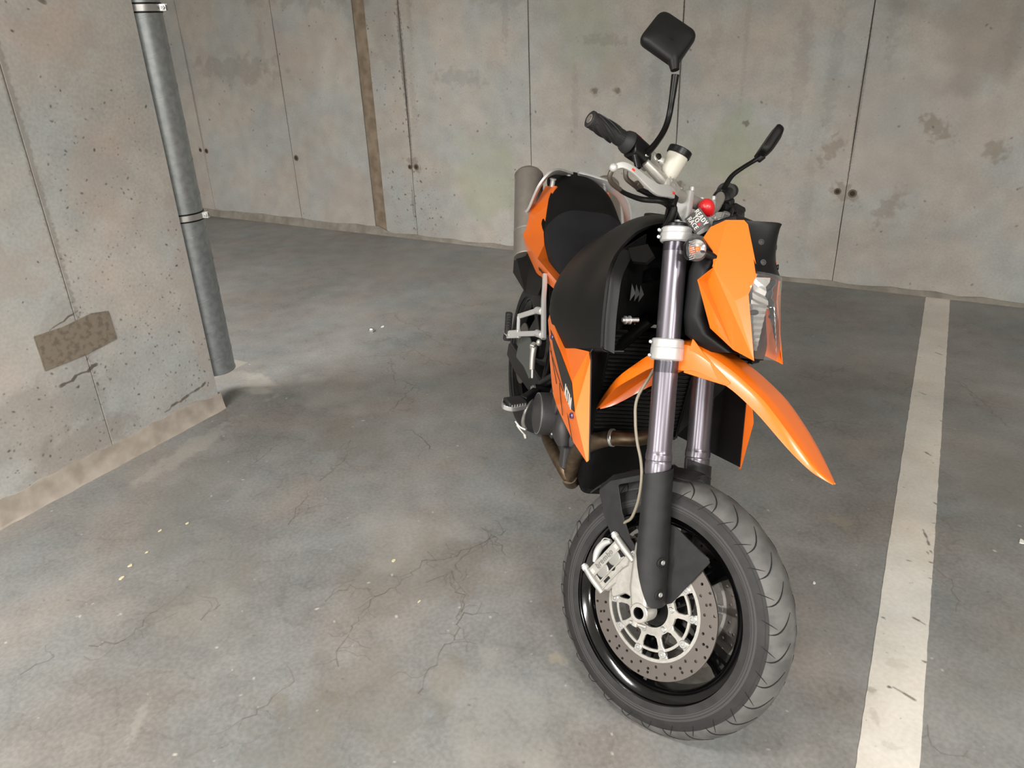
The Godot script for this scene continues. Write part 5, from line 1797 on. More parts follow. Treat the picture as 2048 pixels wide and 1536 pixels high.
func rear_wheel():
	var c := Transform3D(Basis(), V(0, 0.315, 0))
	var m := tire_mesh(0.315, 0.090, 0.073, 0.221)
	m.xform(c)
	var t := bp("rear_tire", m, M.tire, 40)
	var r := rim_mesh(0.2225, 0.078)
	r.xform(c)
	var rim := bp("rear_rim", r, M.gloss)
	for i in 5:
		var a := TAU * i / 5
		var d := V(0, sin(a), cos(a))
		var s := MB.new()
		bar(s, V(0, 0.315, 0) + d * 0.03, V(0, 0.315, 0) + d * 0.195, Vector3.RIGHT, 0.02, 0.018, 0.006)
		bp("wheel_spoke", s, M.gloss, 30, rim)
	var h := MB.new()
	cyl(h, V(-0.07, 0.315, 0), V(0.07, 0.315, 0), 0.04, 30)
	bp("wheel_hub", h, M.black, 30, rim)
	var b := MB.new()
	pipe(b, V(-0.088, 0.315, 0), V(-0.083, 0.315, 0), 0.12, 0.085, 60, 0.0005)
	bp("rear_brake_disc", b, M.rotor)
	var sa := MB.new()
	for x: float in [-0.125, 0.125]:
		loft(sa, [rrect(V(x, 0.315, -0.03), Vector3.RIGHT, Vector3.UP, 0.016, 0.028, 0.008), rrect(V(x, 0.335, 0.15), Vector3.RIGHT, Vector3.UP, 0.018, 0.036, 0.008), rrect(V(x * 0.97, 0.385, 0.40), Vector3.RIGHT, Vector3.UP, 0.020, 0.045, 0.008), rrect(V(x * 0.9, 0.405, 0.56), Vector3.RIGHT, Vector3.UP, 0.024, 0.038, 0.008)])
	bar(sa, V(-0.11, 0.385, 0.40), V(0.11, 0.385, 0.40), Vector3.UP, 0.04, 0.03)
	bp("swingarm", sa, M.black)
	# inner rear mudguard hugging the tire
	var g := MB.new()
	var grid := []
	for i in 13:
		var a := deg_to_rad(lerpf(35, 110, i / 12.0))
		var row := []
		for j in 7:
			var u := j / 3.0 - 1.0
			var rr := 0.335 - 0.02 * u * u
			row.append(V(-u * 0.085, 0.315 + rr * sin(a), rr * cos(a)))
		grid.append(PackedVector3Array(row))
	shell(g, grid, 0.003)
	bp("rear_hugger", g, M.deep)

func frame_and_engine():
	var f := MB.new()
	for s: float in [-1.0, 1.0]:
		tube(f, [V(s * 0.045, 0.97, 1.06), V(s * 0.10, 0.90, 0.96), V(s * 0.135, 0.78, 0.83), V(s * 0.14, 0.62, 0.66), V(s * 0.13, 0.45, 0.58)], 0.0155, 14)
		tube(f, [V(s * 0.045, 0.87, 1.10), V(s * 0.115, 0.70, 0.98), V(s * 0.145, 0.555, 0.75), V(s * 0.145, 0.455, 0.60)], 0.0150, 14)
		tube(f, [V(s * 0.12, 0.80, 0.85), V(s * 0.125, 0.66, 0.93)], 0.0125, 12, 1)
		tube(f, [V(s * 0.14, 0.62, 0.68), V(s * 0.13, 0.74, 0.45), V(s * 0.09, 0.86, 0.10)], 0.0125, 12)
		tube(f, [V(s * 0.06, 0.455, 0.64), V(s * 0.178, 0.455, 0.64)], 0.017, 16, 1)
	cyl(f, V(0, 0.86, 1.13), V(0, 1.045, 1.055), 0.036, 24)
	bp("frame", f, M.black, 50)
	var pv := MB.new()
	cyl(pv, V(-0.176, 0.455, 0.640), V(-0.186, 0.455, 0.640), 0.013, 20)
	lathe(pv, V(-0.186, 0.455, 0.640), V(-1, 0, 0), [[0.010, 0], [0.010, 0.003], [0.006, 0.005], [0, 0.005]], 18)
	bp("pivot_bolt", pv, M.alloy)
	# crankcase and the two leaning cylinders
	var e := MB.new()
	loft(e, [rrect(V(0, 0.30, 0.74), Vector3.RIGHT, V(0, 0, 1), 0.10, 0.17, 0.04), rrect(V(0, 0.34, 0.75), Vector3.RIGHT, V(0, 0, 1), 0.135, 0.20, 0.05), rrect(V(0, 0.44, 0.76), Vector3.RIGHT, V(0, 0, 1), 0.14, 0.19, 0.05), rrect(V(0, 0.52, 0.76), Vector3.RIGHT, V(0, 0, 1), 0.11, 0.17, 0.04)])
	for q in [[V(0, 0.46, 0.80), V(0, 0.68, 0.92)], [V(0, 0.50, 0.70), V(0, 0.76, 0.60)]]:
		bar(e, q[0], q[1], Vector3.RIGHT, 0.085, 0.065, 0.015)
		var d: Vector3 = (q[1] - q[0]).normalized()
		bar(e, q[1] - d * 0.01, q[1] + d * 0.07, Vector3.RIGHT, 0.105, 0.082, 0.02)
	var eng := bp("engine", e, M.engine, 40)
	# right-hand clutch cover, stepped and round
	var c := MB.new()
	var o := V(-0.12, 0.44, 0.775)
	lathe(c, o, V(-1, 0, 0), [[0.074, 0], [0.074, 0.028], [0.071, 0.031], [0.0635, 0.033], [0.0635, 0.040], [0.0625, 0.068], [0.0595, 0.073], [0.057, 0.076], [0, 0.0785]], 56)
	var cl := bp("clutch_cover", c, M.engine, 30)
	var l := MB.new()
	pipe(l, o + V(-0.0715, 0, 0), o + V(-0.0735, 0, 0), 0.0617, 0.0592, 56, 0.0004)
	for i in 6:
		var a := TAU * i / 6 + 0.5
		screw(l, o + V(-0.031, sin(a) * 0.0685, cos(a) * 0.0685), V(-1, 0, 0), 0.005, 0.006)
	bp("cover_screw", l, M.alloy, 30, cl)
	# oil-pump and water-pump bulges ahead of it
	var w := MB.new()
	loft(w, [rrect(V(-0.115, 0.455, 0.865), V(0, 1, 0), V(0, 0, 1), 0.062, 0.055, 0.03), rrect(V(-0.148, 0.455, 0.865), V(0, 1, 0), V(0, 0, 1), 0.058, 0.05, 0.03), rrect(V(-0.155, 0.455, 0.865), V(0, 1, 0), V(0, 0, 1), 0.050, 0.042, 0.03)])
	tube(w, [V(-0.130, 0.50, 0.86), V(-0.142, 0.46, 0.90), V(-0.135, 0.415, 0.915)], [0.022, 0.024, 0.018], 18)
	bar(w, V(-0.125, 0.42, 0.93), V(-0.125, 0.36, 0.945), Vector3.RIGHT, 0.022, 0.022, 0.006)
	bar(w, V(-0.105, 0.40, 0.965), V(-0.105, 0.345, 0.955), Vector3.RIGHT, 0.020, 0.012, 0.004)
	lathe(w, V(-0.150, 0.500, 0.835), V(-1, 0, 0), [[0.028, 0], [0.028, 0.012], [0.024, 0.016], [0, 0.017]], 24)
	bp("pump_cover", w, M.engine, 30, eng)
	# black sump guard and oil tank between engine and front wheel
	var b := MB.new()
	loft(b, [rrect(V(0, 0.285, 0.90), Vector3.RIGHT, V(0, 0, 1), 0.07, 0.06, 0.02), rrect(V(0, 0.345, 0.965), Vector3.RIGHT, V(0, 0, 1), 0.10, 0.065, 0.025), rrect(V(0, 0.42, 0.985), Vector3.RIGHT, V(0, 0, 1), 0.107, 0.05, 0.025), rrect(V(0, 0.50, 1.015), Vector3.RIGHT, V(0, 0, 1), 0.10, 0.04, 0.02), rrect(V(0, 0.528, 1.02), Vector3.RIGHT, V(0, 0, 1), 0.08, 0.03, 0.02)])
	bp("oil_tank", b, M.deep, 45)
	var hd := MB.new()
	tube(hd, [V(-0.150, 0.395, 0.70), V(-0.152, 0.365, 0.775), V(-0.147, 0.362, 0.875), V(-0.132, 0.350, 0.938), V(-0.118, 0.336, 0.955)], [0.0165, 0.0165, 0.0175, 0.019, 0.021], 18)
	tube(hd, [V(-0.118, 0.333, 0.955), V(-0.116, 0.372, 0.962), V(-0.116, 0.432, 0.985), V(-0.116, 0.492, 1.048), V(-0.085, 0.545, 1.105), V(-0.03, 0.560, 1.130), V(0.03, 0.57, 1.12)], [0.019, 0.0225, 0.023, 0.021, 0.019, 0.019], 18)
	tube(hd, [V(-0.118, 0.338, 0.955), V(-0.09, 0.29, 0.90), V(-0.06, 0.25, 0.72), V(-0.09, 0.27, 0.45)], 0.0235, 18)
	var ho := bp("exhaust_header", hd, M.header, 60)
	var cp := MB.new()
	var cd := V(0.5, 0.7, 0.8).normalized()
	pipe(cp, V(-0.080, 0.548, 1.106), V(-0.074, 0.551, 1.111), 0.0235, 0.018, 24, 0.001)
	bp("header_clamp", cp, M.alloy, 30, ho)
	# side stand on the left
	var st := MB.new()
	tube(st, [V(0.14, 0.33, 0.62), V(0.20, 0.20, 0.70), V(0.272, 0.058, 0.735)], 0.013, 14)
	bar(st, V(0.26, 0.055, 0.74), V(0.31, 0.047, 0.735), V(0, 0, 1), 0.024, 0.006, 0.003)
	bp("side_stand", st, M.black, 50)
	var ped := MB.new()
	for s: float in [-1.0]:
		bar(ped, V(-0.225, 0.449, 0.716), V(-0.283, 0.448, 0.735), Vector3.UP, 0.010, 0.024, 0.008)
	var fpeg := bp("rider_peg", ped, M.rubber, 40)
	var pr := MB.new()
	strap(pr, [V(-0.222, 0.443, 0.744), V(-0.262, 0.441, 0.760), V(-0.288, 0.441, 0.752), V(-0.2935, 0.443, 0.735), V(-0.288, 0.444, 0.715)], V(0, 1, 0), 0.007, 0.0018, 6)
	for i in 6:
		var p := V(-0.226, 0.449, 0.7455).lerp(V(-0.268, 0.447, 0.7605), i / 5.0)
		bar(pr, p, p + V(0, 0.007, 0), V(1, 0, 0), 0.0022, 0.0018, 0.0005)
	bp("peg_teeth", pr, M.alloy, 40, fpeg)
	var bk := MB.new()
	bar(bk, V(-0.178, 0.455, 0.66), V(-0.228, 0.449, 0.715), Vector3.UP, 0.014, 0.012, 0.004)
	bp("peg_bracket", bk, M.black)
	var pd := MB.new()
	tube(pd, [V(-0.195, 0.445, 0.690), V(-0.210, 0.434, 0.716), V(-0.219, 0.411, 0.727), V(-0.224, 0.392, 0.748), V(-0.222, 0.384, 0.775)], [0.005, 0.0045, 0.0045, 0.006, 0.007], 12)
	strap(pd, [V(-0.246, 0.393, 0.752), V(-0.236, 0.387, 0.765), V(-0.218, 0.384, 0.775)], V(0, 0.3, 1), 0.012, 0.003, 4)
	tube(pd, [V(-0.243, 0.386, 0.755), V(-0.232, 0.377, 0.772), V(-0.222, 0.372, 0.786)], 0.0035, 10)
	cyl(pd, V(-0.224, 0.374, 0.786), V(-0.218, 0.362, 0.792), 0.0055, 12)
	bp("brake_pedal", pd, M.cast, 50)

func radiator():
	# a slightly hollow core: right edge, middle, left edge
	var z := func(x: float, y: float) -> float:
		return 1.052 + 0.35 * x * x + (y - 0.735) * 0.01
	var c := MB.new()
	var g := []
	for i in 3:
		var row := []
		for j in 9:
			var x := lerpf(-0.118, 0.118, j / 8.0)
			var y := lerpf(0.815, 0.535, i / 2.0)
			row.append(V(x, y, z.call(x, y) - 0.006))
		g.append(PackedVector3Array(row))
	shell(c, g, 0.022)
	var o := bp("radiator", c, M.groove, 40)
	var fin := MB.new()
	for i in 25:
		var y := 0.810 - 0.0112 * i
		var pts := []
		for j in 9:
			var x := lerpf(-0.116, 0.116, j / 8.0)
			pts.append(V(x, y, z.call(x, y) - 0.005))
		var k := MB.new()
		strap(k, pts, V(0, 0, 1), 0.005, 0.0014, 1)
		bp("radiator_fin", k, M.black, 40, o)
	var s := MB.new()
	for x: float in [-0.118, 0.118]:
		bar(s, V(x, 0.819, z.call(x, 0.82) - 0.008), V(x, 0.531, z.call(x, 0.53) - 0.008), V(0, 0, 1), 0.014, 0.004, 0.002)
	for y: float in [0.819, 0.531]:
		var pts := []
		for j in 9:
			var x := lerpf(-0.118, 0.118, j / 8.0)
			pts.append(V(x, y, z.call(x, y) - 0.008))
		strap(s, pts, V(0, 0, 1), 0.014, 0.005, 1)
	bp("radiator_frame", s, M.black, 40, o)
	# hose stub with its clamp, small fittings
	var h := MB.new()
	tube(h, [V(-0.102, 0.812, 1.045), V(-0.102, 0.850, 1.050), V(-0.09, 0.90, 1.02), V(-0.06, 0.93, 0.96)], [0.012, 0.013, 0.016, 0.017], 16)
	bp("radiator_hose", h, M.black, 50, o)
	var k2 := MB.new()
	lathe(k2, V(-0.143, 0.893, 1.190), V(0.9, 0.05, -0.1), [[0, -0.006], [0.005, -0.006], [0.005, 0.0], [0.0095, 0.0], [0.0095, 0.004], [0.007, 0.006], [0.007, 0.009], [0.010, 0.010], [0.010, 0.014], [0.005, 0.016], [0.005, 0.034], [0, 0.034]], 18)
	bp("radiator_fitting", k2, M.alloy, 30, o)

func tank():
	# half section rows from the seat forward; columns from the ridge to the lower edge
	var rows := [
		[V(0, 0.870, 0.54), V(-0.04, 0.868, 0.54), V(-0.075, 0.858, 0.54), V(-0.10, 0.835, 0.54), V(-0.115, 0.80, 0.54), V(-0.12, 0.77, 0.54)],
		[V(0, 0.955, 0.65), V(-0.05, 0.948, 0.65), V(-0.10, 0.918, 0.65), V(-0.14, 0.865, 0.65), V(-0.168, 0.80, 0.65), V(-0.175, 0.745, 0.665)],
		[V(0, 1.025, 0.765), V(-0.055, 1.006, 0.763), V(-0.110, 0.956, 0.757), V(-0.158, 0.888, 0.752), V(-0.188, 0.80, 0.74), V(-0.194, 0.735, 0.76)],
		[V(0, 1.075, 0.90), V(-0.07, 1.055, 0.90), V(-0.132, 1.000, 0.90), V(-0.176, 0.915, 0.90), V(-0.1965, 0.80, 0.90), V(-0.196, 0.714, 0.91)],
		[V(0, 1.082, 0.965), V(-0.08, 1.072, 1.00), V(-0.145, 1.015, 1.03), V(-0.181, 0.930, 1.04), V(-0.197, 0.83, 1.05), V(-0.196, 0.762, 1.05)],
		[V(0, 1.075, 0.985), V(-0.095, 1.070, 1.06), V(-0.148, 1.032, 1.095), V(-0.184, 0.990, 1.150), V(-0.191, 0.900, 1.190), V(-0.191, 0.834, 1.222)]]
	var full := []
	for r in rows:
		var row := []
		for i in range(r.size() - 1, -1, -1):
			row.append(r[i] * V(-1, 1, 1))
		for i in range(1, r.size()):
			row.append(r[i])
		full.append(row)
	var m := MB.new()
	shell(m, fine(full, 6, 4), 0.006)
	var o := bp("tank", m, M.cowl, 50)
	# front return of the side covers, with a rounded nose
	for s: float in [-1.0, 1.0]:
		var n := MB.new()
		var e := [V(-0.148, 1.032, 1.095), V(-0.1655, 1.015, 1.120), V(-0.1845, 0.987, 1.151), V(-0.1895, 0.945, 1.172), V(-0.191, 0.900, 1.190), V(-0.1912, 0.834, 1.2225)]
		var g := []
		for p: Vector3 in smooth(e, 3):
			var q := p + V(0.012, -0.002, 0.010)
			g.append(PackedVector3Array([p + V(-0.0015, 0, -0.006), p + V(0.0005, 0, 0.001), p + V(0.004, -0.001, 0.0055), q, q + V(0.012, -0.004, 0.004), q + V(0.016, -0.006, -0.01), q + V(0.014, -0.004, -0.03)]))
		shell(n, g, 0.004)
		if s > 0:
			n.flip_x()
		bp("cover_nose", n, M.plastic, 50)
		# lower closing edge
		var b := MB.new()
		var lo := [V(-0.194, 0.735, 0.76), V(-0.196, 0.714, 0.91), V(-0.196, 0.762, 1.05), V(-0.191, 0.834, 1.222)]
		var g2 := []
		for p: Vector3 in smooth(lo, 5):
			g2.append(PackedVector3Array([p + V(-0.0005, 0.004, 0), p + V(0.002, -0.004, 0), p + V(0.010, -0.006, 0), p + V(0.05, -0.002, 0)]))
		shell(b, g2, 0.003)
		if s > 0:
			b.flip_x()
		bp("cover_edge", b, M.plastic, 50)
		# air box flank between the cover and the steering head
		var a := MB.new()
		facets(a, [V(-0.150, 1.030, 1.100), V(-0.095, 1.068, 1.085), V(-0.080, 0.975, 1.075), V(-0.075, 0.880, 1.095), V(-0.150, 0.870, 1.180), V(-0.160, 0.960, 1.150)], [[0, 5, 4, 3, 2, 1]], 0.004)
		if s > 0:
			a.flip_x()
		bp("air_box_side", a, M.deep, 20)
		var t := MB.new()
		facets(t, [V(-0.137, 1.034, 1.098), V(-0.102, 1.054, 1.122), V(-0.098, 1.040, 1.165), V(-0.116, 1.024, 1.172), V(-0.136, 1.016, 1.140)], [[0, 4, 3, 2, 1]], 0.008)
		if s > 0:
			t.flip_x()
		bp("intake_lip", t, M.black, 20)
		for i in 3:
			var v := MB.new()
			var p := V(-0.1235 + 0.0135 * i, 0.950 - 0.003 * i, 1.146 - 0.008 * i)
			facets(v, [p + V(-0.004, 0.016, 0), p + V(-0.004, -0.022, 0.010), p + V(0.007, -0.004, 0.006)], [[0, 1, 2]], 0.003)
			if s > 0:
				v.flip_x()
			bp("intake_vent", v, M.guard, 20)
	var ab := MB.new()
	loft(ab, [rrect(V(0, 0.83, 0.94), Vector3.RIGHT, V(0, 0, 1), 0.12, 0.08, 0.03), rrect(V(0, 0.89, 0.96), Vector3.RIGHT, V(0, 0, 1), 0.13, 0.09, 0.03), rrect(V(0, 0.97, 0.96), Vector3.RIGHT, V(0, 0, 1), 0.11, 0.08, 0.03), rrect(V(0, 1.02, 0.96), Vector3.RIGHT, V(0, 0, 1), 0.07, 0.04, 0.03)])
	bp("air_box", ab, M.deep, 40)
	var cap := MB.new()
	lathe(cap, V(0, 1.0735, 0.905), V(0, 1, -0.10), [[0, 0], [0.042, 0], [0.042, 0.004], [0.040, 0.007], [0.036, 0.0078], [0.034, 0.0060], [0.030, 0.0060], [0, 0.0085]], 40)
	bp("filler_cap", cap, M.plastic, 30, o)
	for x: float in [0.0]:
		var b2 := MB.new()
		bar(b2, V(-0.03, 1.070, 0.97), V(0.05, 1.066, 0.965), V(0, 0, 1), 0.02, 0.005, 0.003)
		bp("tank_trim", b2, M.black, 30, o)

func seat_and_tail():
	# rider seat and pillion step: rows from the tank back, columns from left to right
	var rows := [[0.60, 0.805, 0.10, 0.765], [0.54, 0.826, 0.122, 0.785], [0.47, 0.852, 0.130, 0.790], [0.40, 0.878, 0.132, 0.797], [0.33, 0.912, 0.130, 0.812], [0.275, 0.940, 0.128, 0.828]]
	var back := [[0.275, 0.940, 0.128, 0.828], [0.250, 0.953, 0.126, 0.834], [0.225, 0.968, 0.121, 0.845], [0.195, 0.985, 0.115, 0.868], [0.155, 1.000, 0.106, 0.905], [0.08, 1.008, 0.090, 0.95], [0.0, 1.010, 0.080, 0.965], [-0.08, 1.008, 0.068, 0.975], [-0.13, 0.998, 0.052, 0.978], [-0.145, 0.978, 0.048, 0.970]]
	for q in [["rider_seat", rows, M.seat_top], ["pillion_seat", back, M.seat]]:
		var g := []
		for r in q[1]:
			var row := []
			for f: float in [-1.0, -1.0, -0.93, -0.78, -0.5, -0.2, 0.0, 0.2, 0.5, 0.78, 0.93, 1.0, 1.0]:
				var af := absf(f)
				var y: float = r[1]
				if row.size() == 0 or row.size() == 12:
					y = r[3]
				elif af > 0.2:
					y -= pow((af - 0.2) / 0.8, 3.2) * (r[1] - r[3]) * 0.55
				row.append(V(-f * r[2], y, r[0]))
			g.append(row)
		for r in g:
			r.reverse()
		var m := MB.new()
		shell(m, fine(g, 4, 2), 0.012)
		bp(q[0], m, q[2], 60)
	# orange tail panels
	var D := [V(-0.0850, 0.9927, 0.1328), V(-0.1000, 0.9430, 0.1256), V(-0.1080, 0.9016, 0.1636), V(-0.1120, 0.8655, 0.2042), V(-0.1170, 0.8271, 0.2857), V(-0.1220, 0.8036, 0.3861), V(-0.1260, 0.7984, 0.5299)]
	var A := [V(-0.0940, 0.9977, 0.1374), V(-0.1150, 0.9527, 0.1556), V(-0.1280, 0.9114, 0.2015), V(-0.1370, 0.8661, 0.2318), V(-0.1440, 0.8298, 0.3063), V(-0.1470, 0.8044, 0.4094), V(-0.1490, 0.7995, 0.5765)]
	var B := [V(-0.1120, 0.9786, 0.0481), V(-0.1380, 0.9262, 0.0661), V(-0.1600, 0.8864, 0.0506), V(-0.1800, 0.8220, 0.0855), V(-0.1840, 0.8080, 0.1737), V(-0.1810, 0.8074, 0.4031), V(-0.1630, 0.8034, 0.6521)]
	var C := [V(-0.1080, 0.9742, 0.0318), V(-0.1300, 0.9164, 0.0322), V(-0.1500, 0.8705, -0.0019), V(-0.1680, 0.8013, 0.0338), V(-0.1680, 0.7701, 0.1259), V(-0.1660, 0.7469, 0.3580), V(-0.1520, 0.7595, 0.5566)]
	var p := A + B + C + D
	var faces := []
	for i in 6:
		faces.append([i, 7 + i, 8 + i, 1 + i])
		faces.append([7 + i, 14 + i, 15 + i, 8 + i])
		faces.append([21 + i, i, 1 + i, 22 + i])
	var tm := MB.new()
	facets(tm, p, faces, 0.003)
	var sides := both("tail_panel", tm, M.orange, 33)
	# model name along the lower face, small dark letters
	var ex: Vector3 = ((B[6] + C[6]) - (B[5] + C[5])).normalized()
	var ey: Vector3 = ((B[5] + B[6]) - (C[5] + C[6]))
	ey = (ey - ex * ey.dot(ex)).normalized()
	var nrm := ex.cross(ey)
	if nrm.x > 0:
		nrm = -nrm
	word("SUPER DUKE", 0.0115, 0.0008, M.decal, "lettering", sides[0], Transform3D(Basis(ex, ey, nrm), ((B[5] + C[5]) / 2).lerp((B[6] + C[6]) / 2, 0.33) + nrm * 0.0022), 800, true)
	# grab rails on posts
	var rails := [[[V(-0.158, 0.882, 0.035), V(-0.160, 0.905, 0.070), V(-0.155, 0.951, 0.096), V(-0.145, 0.995, 0.115), V(-0.120, 1.030, 0.110), V(-0.080, 1.036, 0.070), V(-0.030, 1.026, 0.026)], 0], [[V(0.020, 1.024, -0.005), V(0.060, 1.022, 0.022), V(0.100, 1.014, 0.050), V(0.135, 0.998, 0.105), V(0.158, 0.971, 0.140), V(0.168, 0.940, 0.165), V(0.170, 0.910, 0.190)], 1]]
	for r in rails:
		var m := MB.new()
		strap(m, r[0], V(-0.25 if r[1] == 0 else 0.35, 0.35, 0.9), 0.019, 0.0045, 5)
		bp("grab_rail", m, M.silver, 40)
	for q in [[V(-0.100, 0.986, 0.100), V(-0.100, 1.010, 0.096)], [V(-0.030, 1.003, 0.035), V(-0.030, 1.030, 0.026)], [V(0.020, 1.000, -0.012), V(0.020, 1.028, -0.006)], [V(0.105, 0.975, 0.045), V(0.105, 1.008, 0.048)]]:
		var m := MB.new()
		cyl(m, q[0], q[1], 0.0085, 18, 0.001)
		cyl(m, q[1], q[1] + V(0, 0.005, 0), 0.0115, 18, 0.001)
		bp("rail_post", m, M.silver, 30)
	# black under-tail
	var u := MB.new()
	loft(u, [rrect(V(0, 0.93, -0.16), Vector3.RIGHT, Vector3.UP, 0.05, 0.03, 0.015), rrect(V(0, 0.90, 0.0), Vector3.RIGHT, Vector3.UP, 0.10, 0.07, 0.02), rrect(V(0, 0.82, 0.2), Vector3.RIGHT, Vector3.UP, 0.14, 0.08, 0.02), rrect(V(0, 0.76, 0.45), Vector3.RIGHT, Vector3.UP, 0.13, 0.05, 0.02)])
	bp("under_tail", u, M.deep, 40)
	# twin silencers
	for s: float in [-1.0, 1.0]:
		var a := V(s * 0.153, 0.735, 0.135); var b := V(s * 0.148, 0.985, -0.095)
		var d := (b - a).normalized()
		var L := (b - a).length()
		var m := MB.new()
		lathe(m, a, d, [[0, 0], [0.050, 0], [0.0525, 0.003], [0.0525, L], [0.0515, L + 0.001]] + [[0, L + 0.001]], 44)
		var o := bp("silencer", m, M.steel, 30)
		var c := MB.new()
		lathe(c, a, d, [[0.0535, L - 0.006], [0.0535, L + 0.001], [0.046, L + 0.012], [0.030, L + 0.020], [0.022, L + 0.020], [0.022, L + 0.030], [0.0195, L + 0.030], [0.0195, L + 0.005], [0, L + 0.005]], 44)
		bp("silencer_cap", c, M.steel, 25, o)
		var bd := MB.new()
		pipe(bd, a + d * 0.10, a + d * 0.108, 0.0535, 0.052, 44, 0.0006)
		bp("silencer_band", bd, M.alloy, 25, o)

func right_side():
	# black cover under the tail and over the silencer
	var m := MB.new()
	facets(m, [V(-0.1660, 0.7649, 0.0437), V(-0.1900, 0.7390, 0.0540), V(-0.1980, 0.6754, 0.1279), V(-0.1980, 0.6822, 0.3758), V(-0.1860, 0.7204, 0.5121), V(-0.1630, 0.7516, 0.4592), V(-0.1640, 0.7302, 0.2199)], [[0, 1, 6], [1, 2, 3, 6], [6, 3, 4, 5], [0, 6, 5]], 0.006)
	both("side_cover", m, M.plastic, 22)
	# cast hanger with the folded passenger peg
	var h := MB.new()
	strap(h, [V(-0.172, 0.785, 0.500), V(-0.174, 0.755, 0.530), V(-0.178, 0.725, 0.562), V(-0.179, 0.686, 0.598), V(-0.179, 0.627, 0.647)], V(0, 0.6, 0.75), [0.007, 0.0075, 0.0085, 0.0095, 0.0095], 0.007, 5)
	var ho := bp("peg_hanger", h, M.silver, 30)
	for q in [[V(-0.180, 0.693, 0.585), V(-0.187, 0.682, 0.548), V(-0.205, 0.643, 0.475), V(-0.217, 0.614, 0.424)], [V(-0.180, 0.634, 0.635), V(-0.188, 0.626, 0.60), V(-0.202, 0.602, 0.54), V(-0.217, 0.568, 0.464)]]:
		var k := MB.new()
		bar(k, q[1], q[3], Vector3.UP, 0.0085, 0.005, 0.003)
		bp("hanger_arm", k, M.silver, 30, ho)
		var b := MB.new()
		cyl(b, q[0], q[1] + (q[1] - q[0]) * 0.2, 0.0115, 20, 0.002)
		bp("hanger_boss", b, M.silver, 30, ho)
	var v := MB.new()
	bar(v, V(-0.2175, 0.615, 0.424), V(-0.2175, 0.565, 0.458), V(1, 0, 0), 0.005, 0.006, 0.002)
	bar(v, V(-0.214, 0.568, 0.462), V(-0.240, 0.528, 0.372), Vector3.UP, 0.0135, 0.006, 0.003)
	bp("peg_clevis", v, M.silver, 30, ho)
	var bo := MB.new()
	cyl(bo, V(-0.2335, 0.537, 0.398), V(-0.240, 0.537, 0.402), 0.006, 16, 0.001)
	bp("clevis_pin", bo, M.alloy, 30, ho)
	var p := MB.new()
	bar(p, V(-0.236, 0.535, 0.385), V(-0.240, 0.608, 0.372), V(1, 0, 0), 0.011, 0.0125, 0.006)
	bar(p, V(-0.236, 0.512, 0.380), V(-0.236, 0.530, 0.380), V(1, 0, 0), 0.012, 0.012, 0.004)
	var po := bp("passenger_peg", p, M.rubber, 40)
	for i in 6:
		var r := MB.new()
		var y := 0.552 + 0.0095 * i
		bar(r, V(-0.2495, y - 0.001, 0.3905), V(-0.2365, y + 0.001, 0.3975), Vector3.UP, 0.0018, 0.003, 0.001)
		bp("peg_rib", r, M.rubber, 40, po)
	# heel plate, rear master cylinder and its linkage
	var hp := MB.new()
	plate(hp, rpoly([Vector2(0.372, 0.497), Vector2(0.400, 0.542), Vector2(0.520, 0.580), Vector2(0.590, 0.566), Vector2(0.622, 0.498), Vector2(0.602, 0.472), Vector2(0.50, 0.470), Vector2(0.366, 0.446)], 0.01), V(-0.188, 0, 0), V(0, 0, 1), Vector3.UP, 0.004, 0.001)
	bp("heel_guard", hp, M.plate, 30)
	var bd := MB.new()
	plate(bd, rpoly([Vector2(0.42, 0.575), Vector2(0.50, 0.655), Vector2(0.60, 0.60), Vector2(0.60, 0.54), Vector2(0.50, 0.50), Vector2(0.42, 0.52)], 0.015), V(-0.155, 0, 0), V(0, 0, 1), Vector3.UP, 0.02, 0.003)
	bp("frame_plate", bd, M.black, 30)
	var rm := MB.new()
	tube(rm, [V(-0.192, 0.580, 0.597), V(-0.193, 0.545, 0.607), V(-0.191, 0.512, 0.616)], [0.0105, 0.009, 0.0085], 14, 3)
	bar(rm, V(-0.188, 0.585, 0.59), V(-0.200, 0.578, 0.603), Vector3.UP, 0.010, 0.008, 0.003)
	cyl(rm, V(-0.190, 0.512, 0.616), V(-0.188, 0.486, 0.627), 0.0045, 12)
	ball(rm, V(-0.182, 0.600, 0.610), V(0.009, 0.011, 0.009), 16, 10)
	bp("rear_brake_cylinder", rm, M.cast, 40)

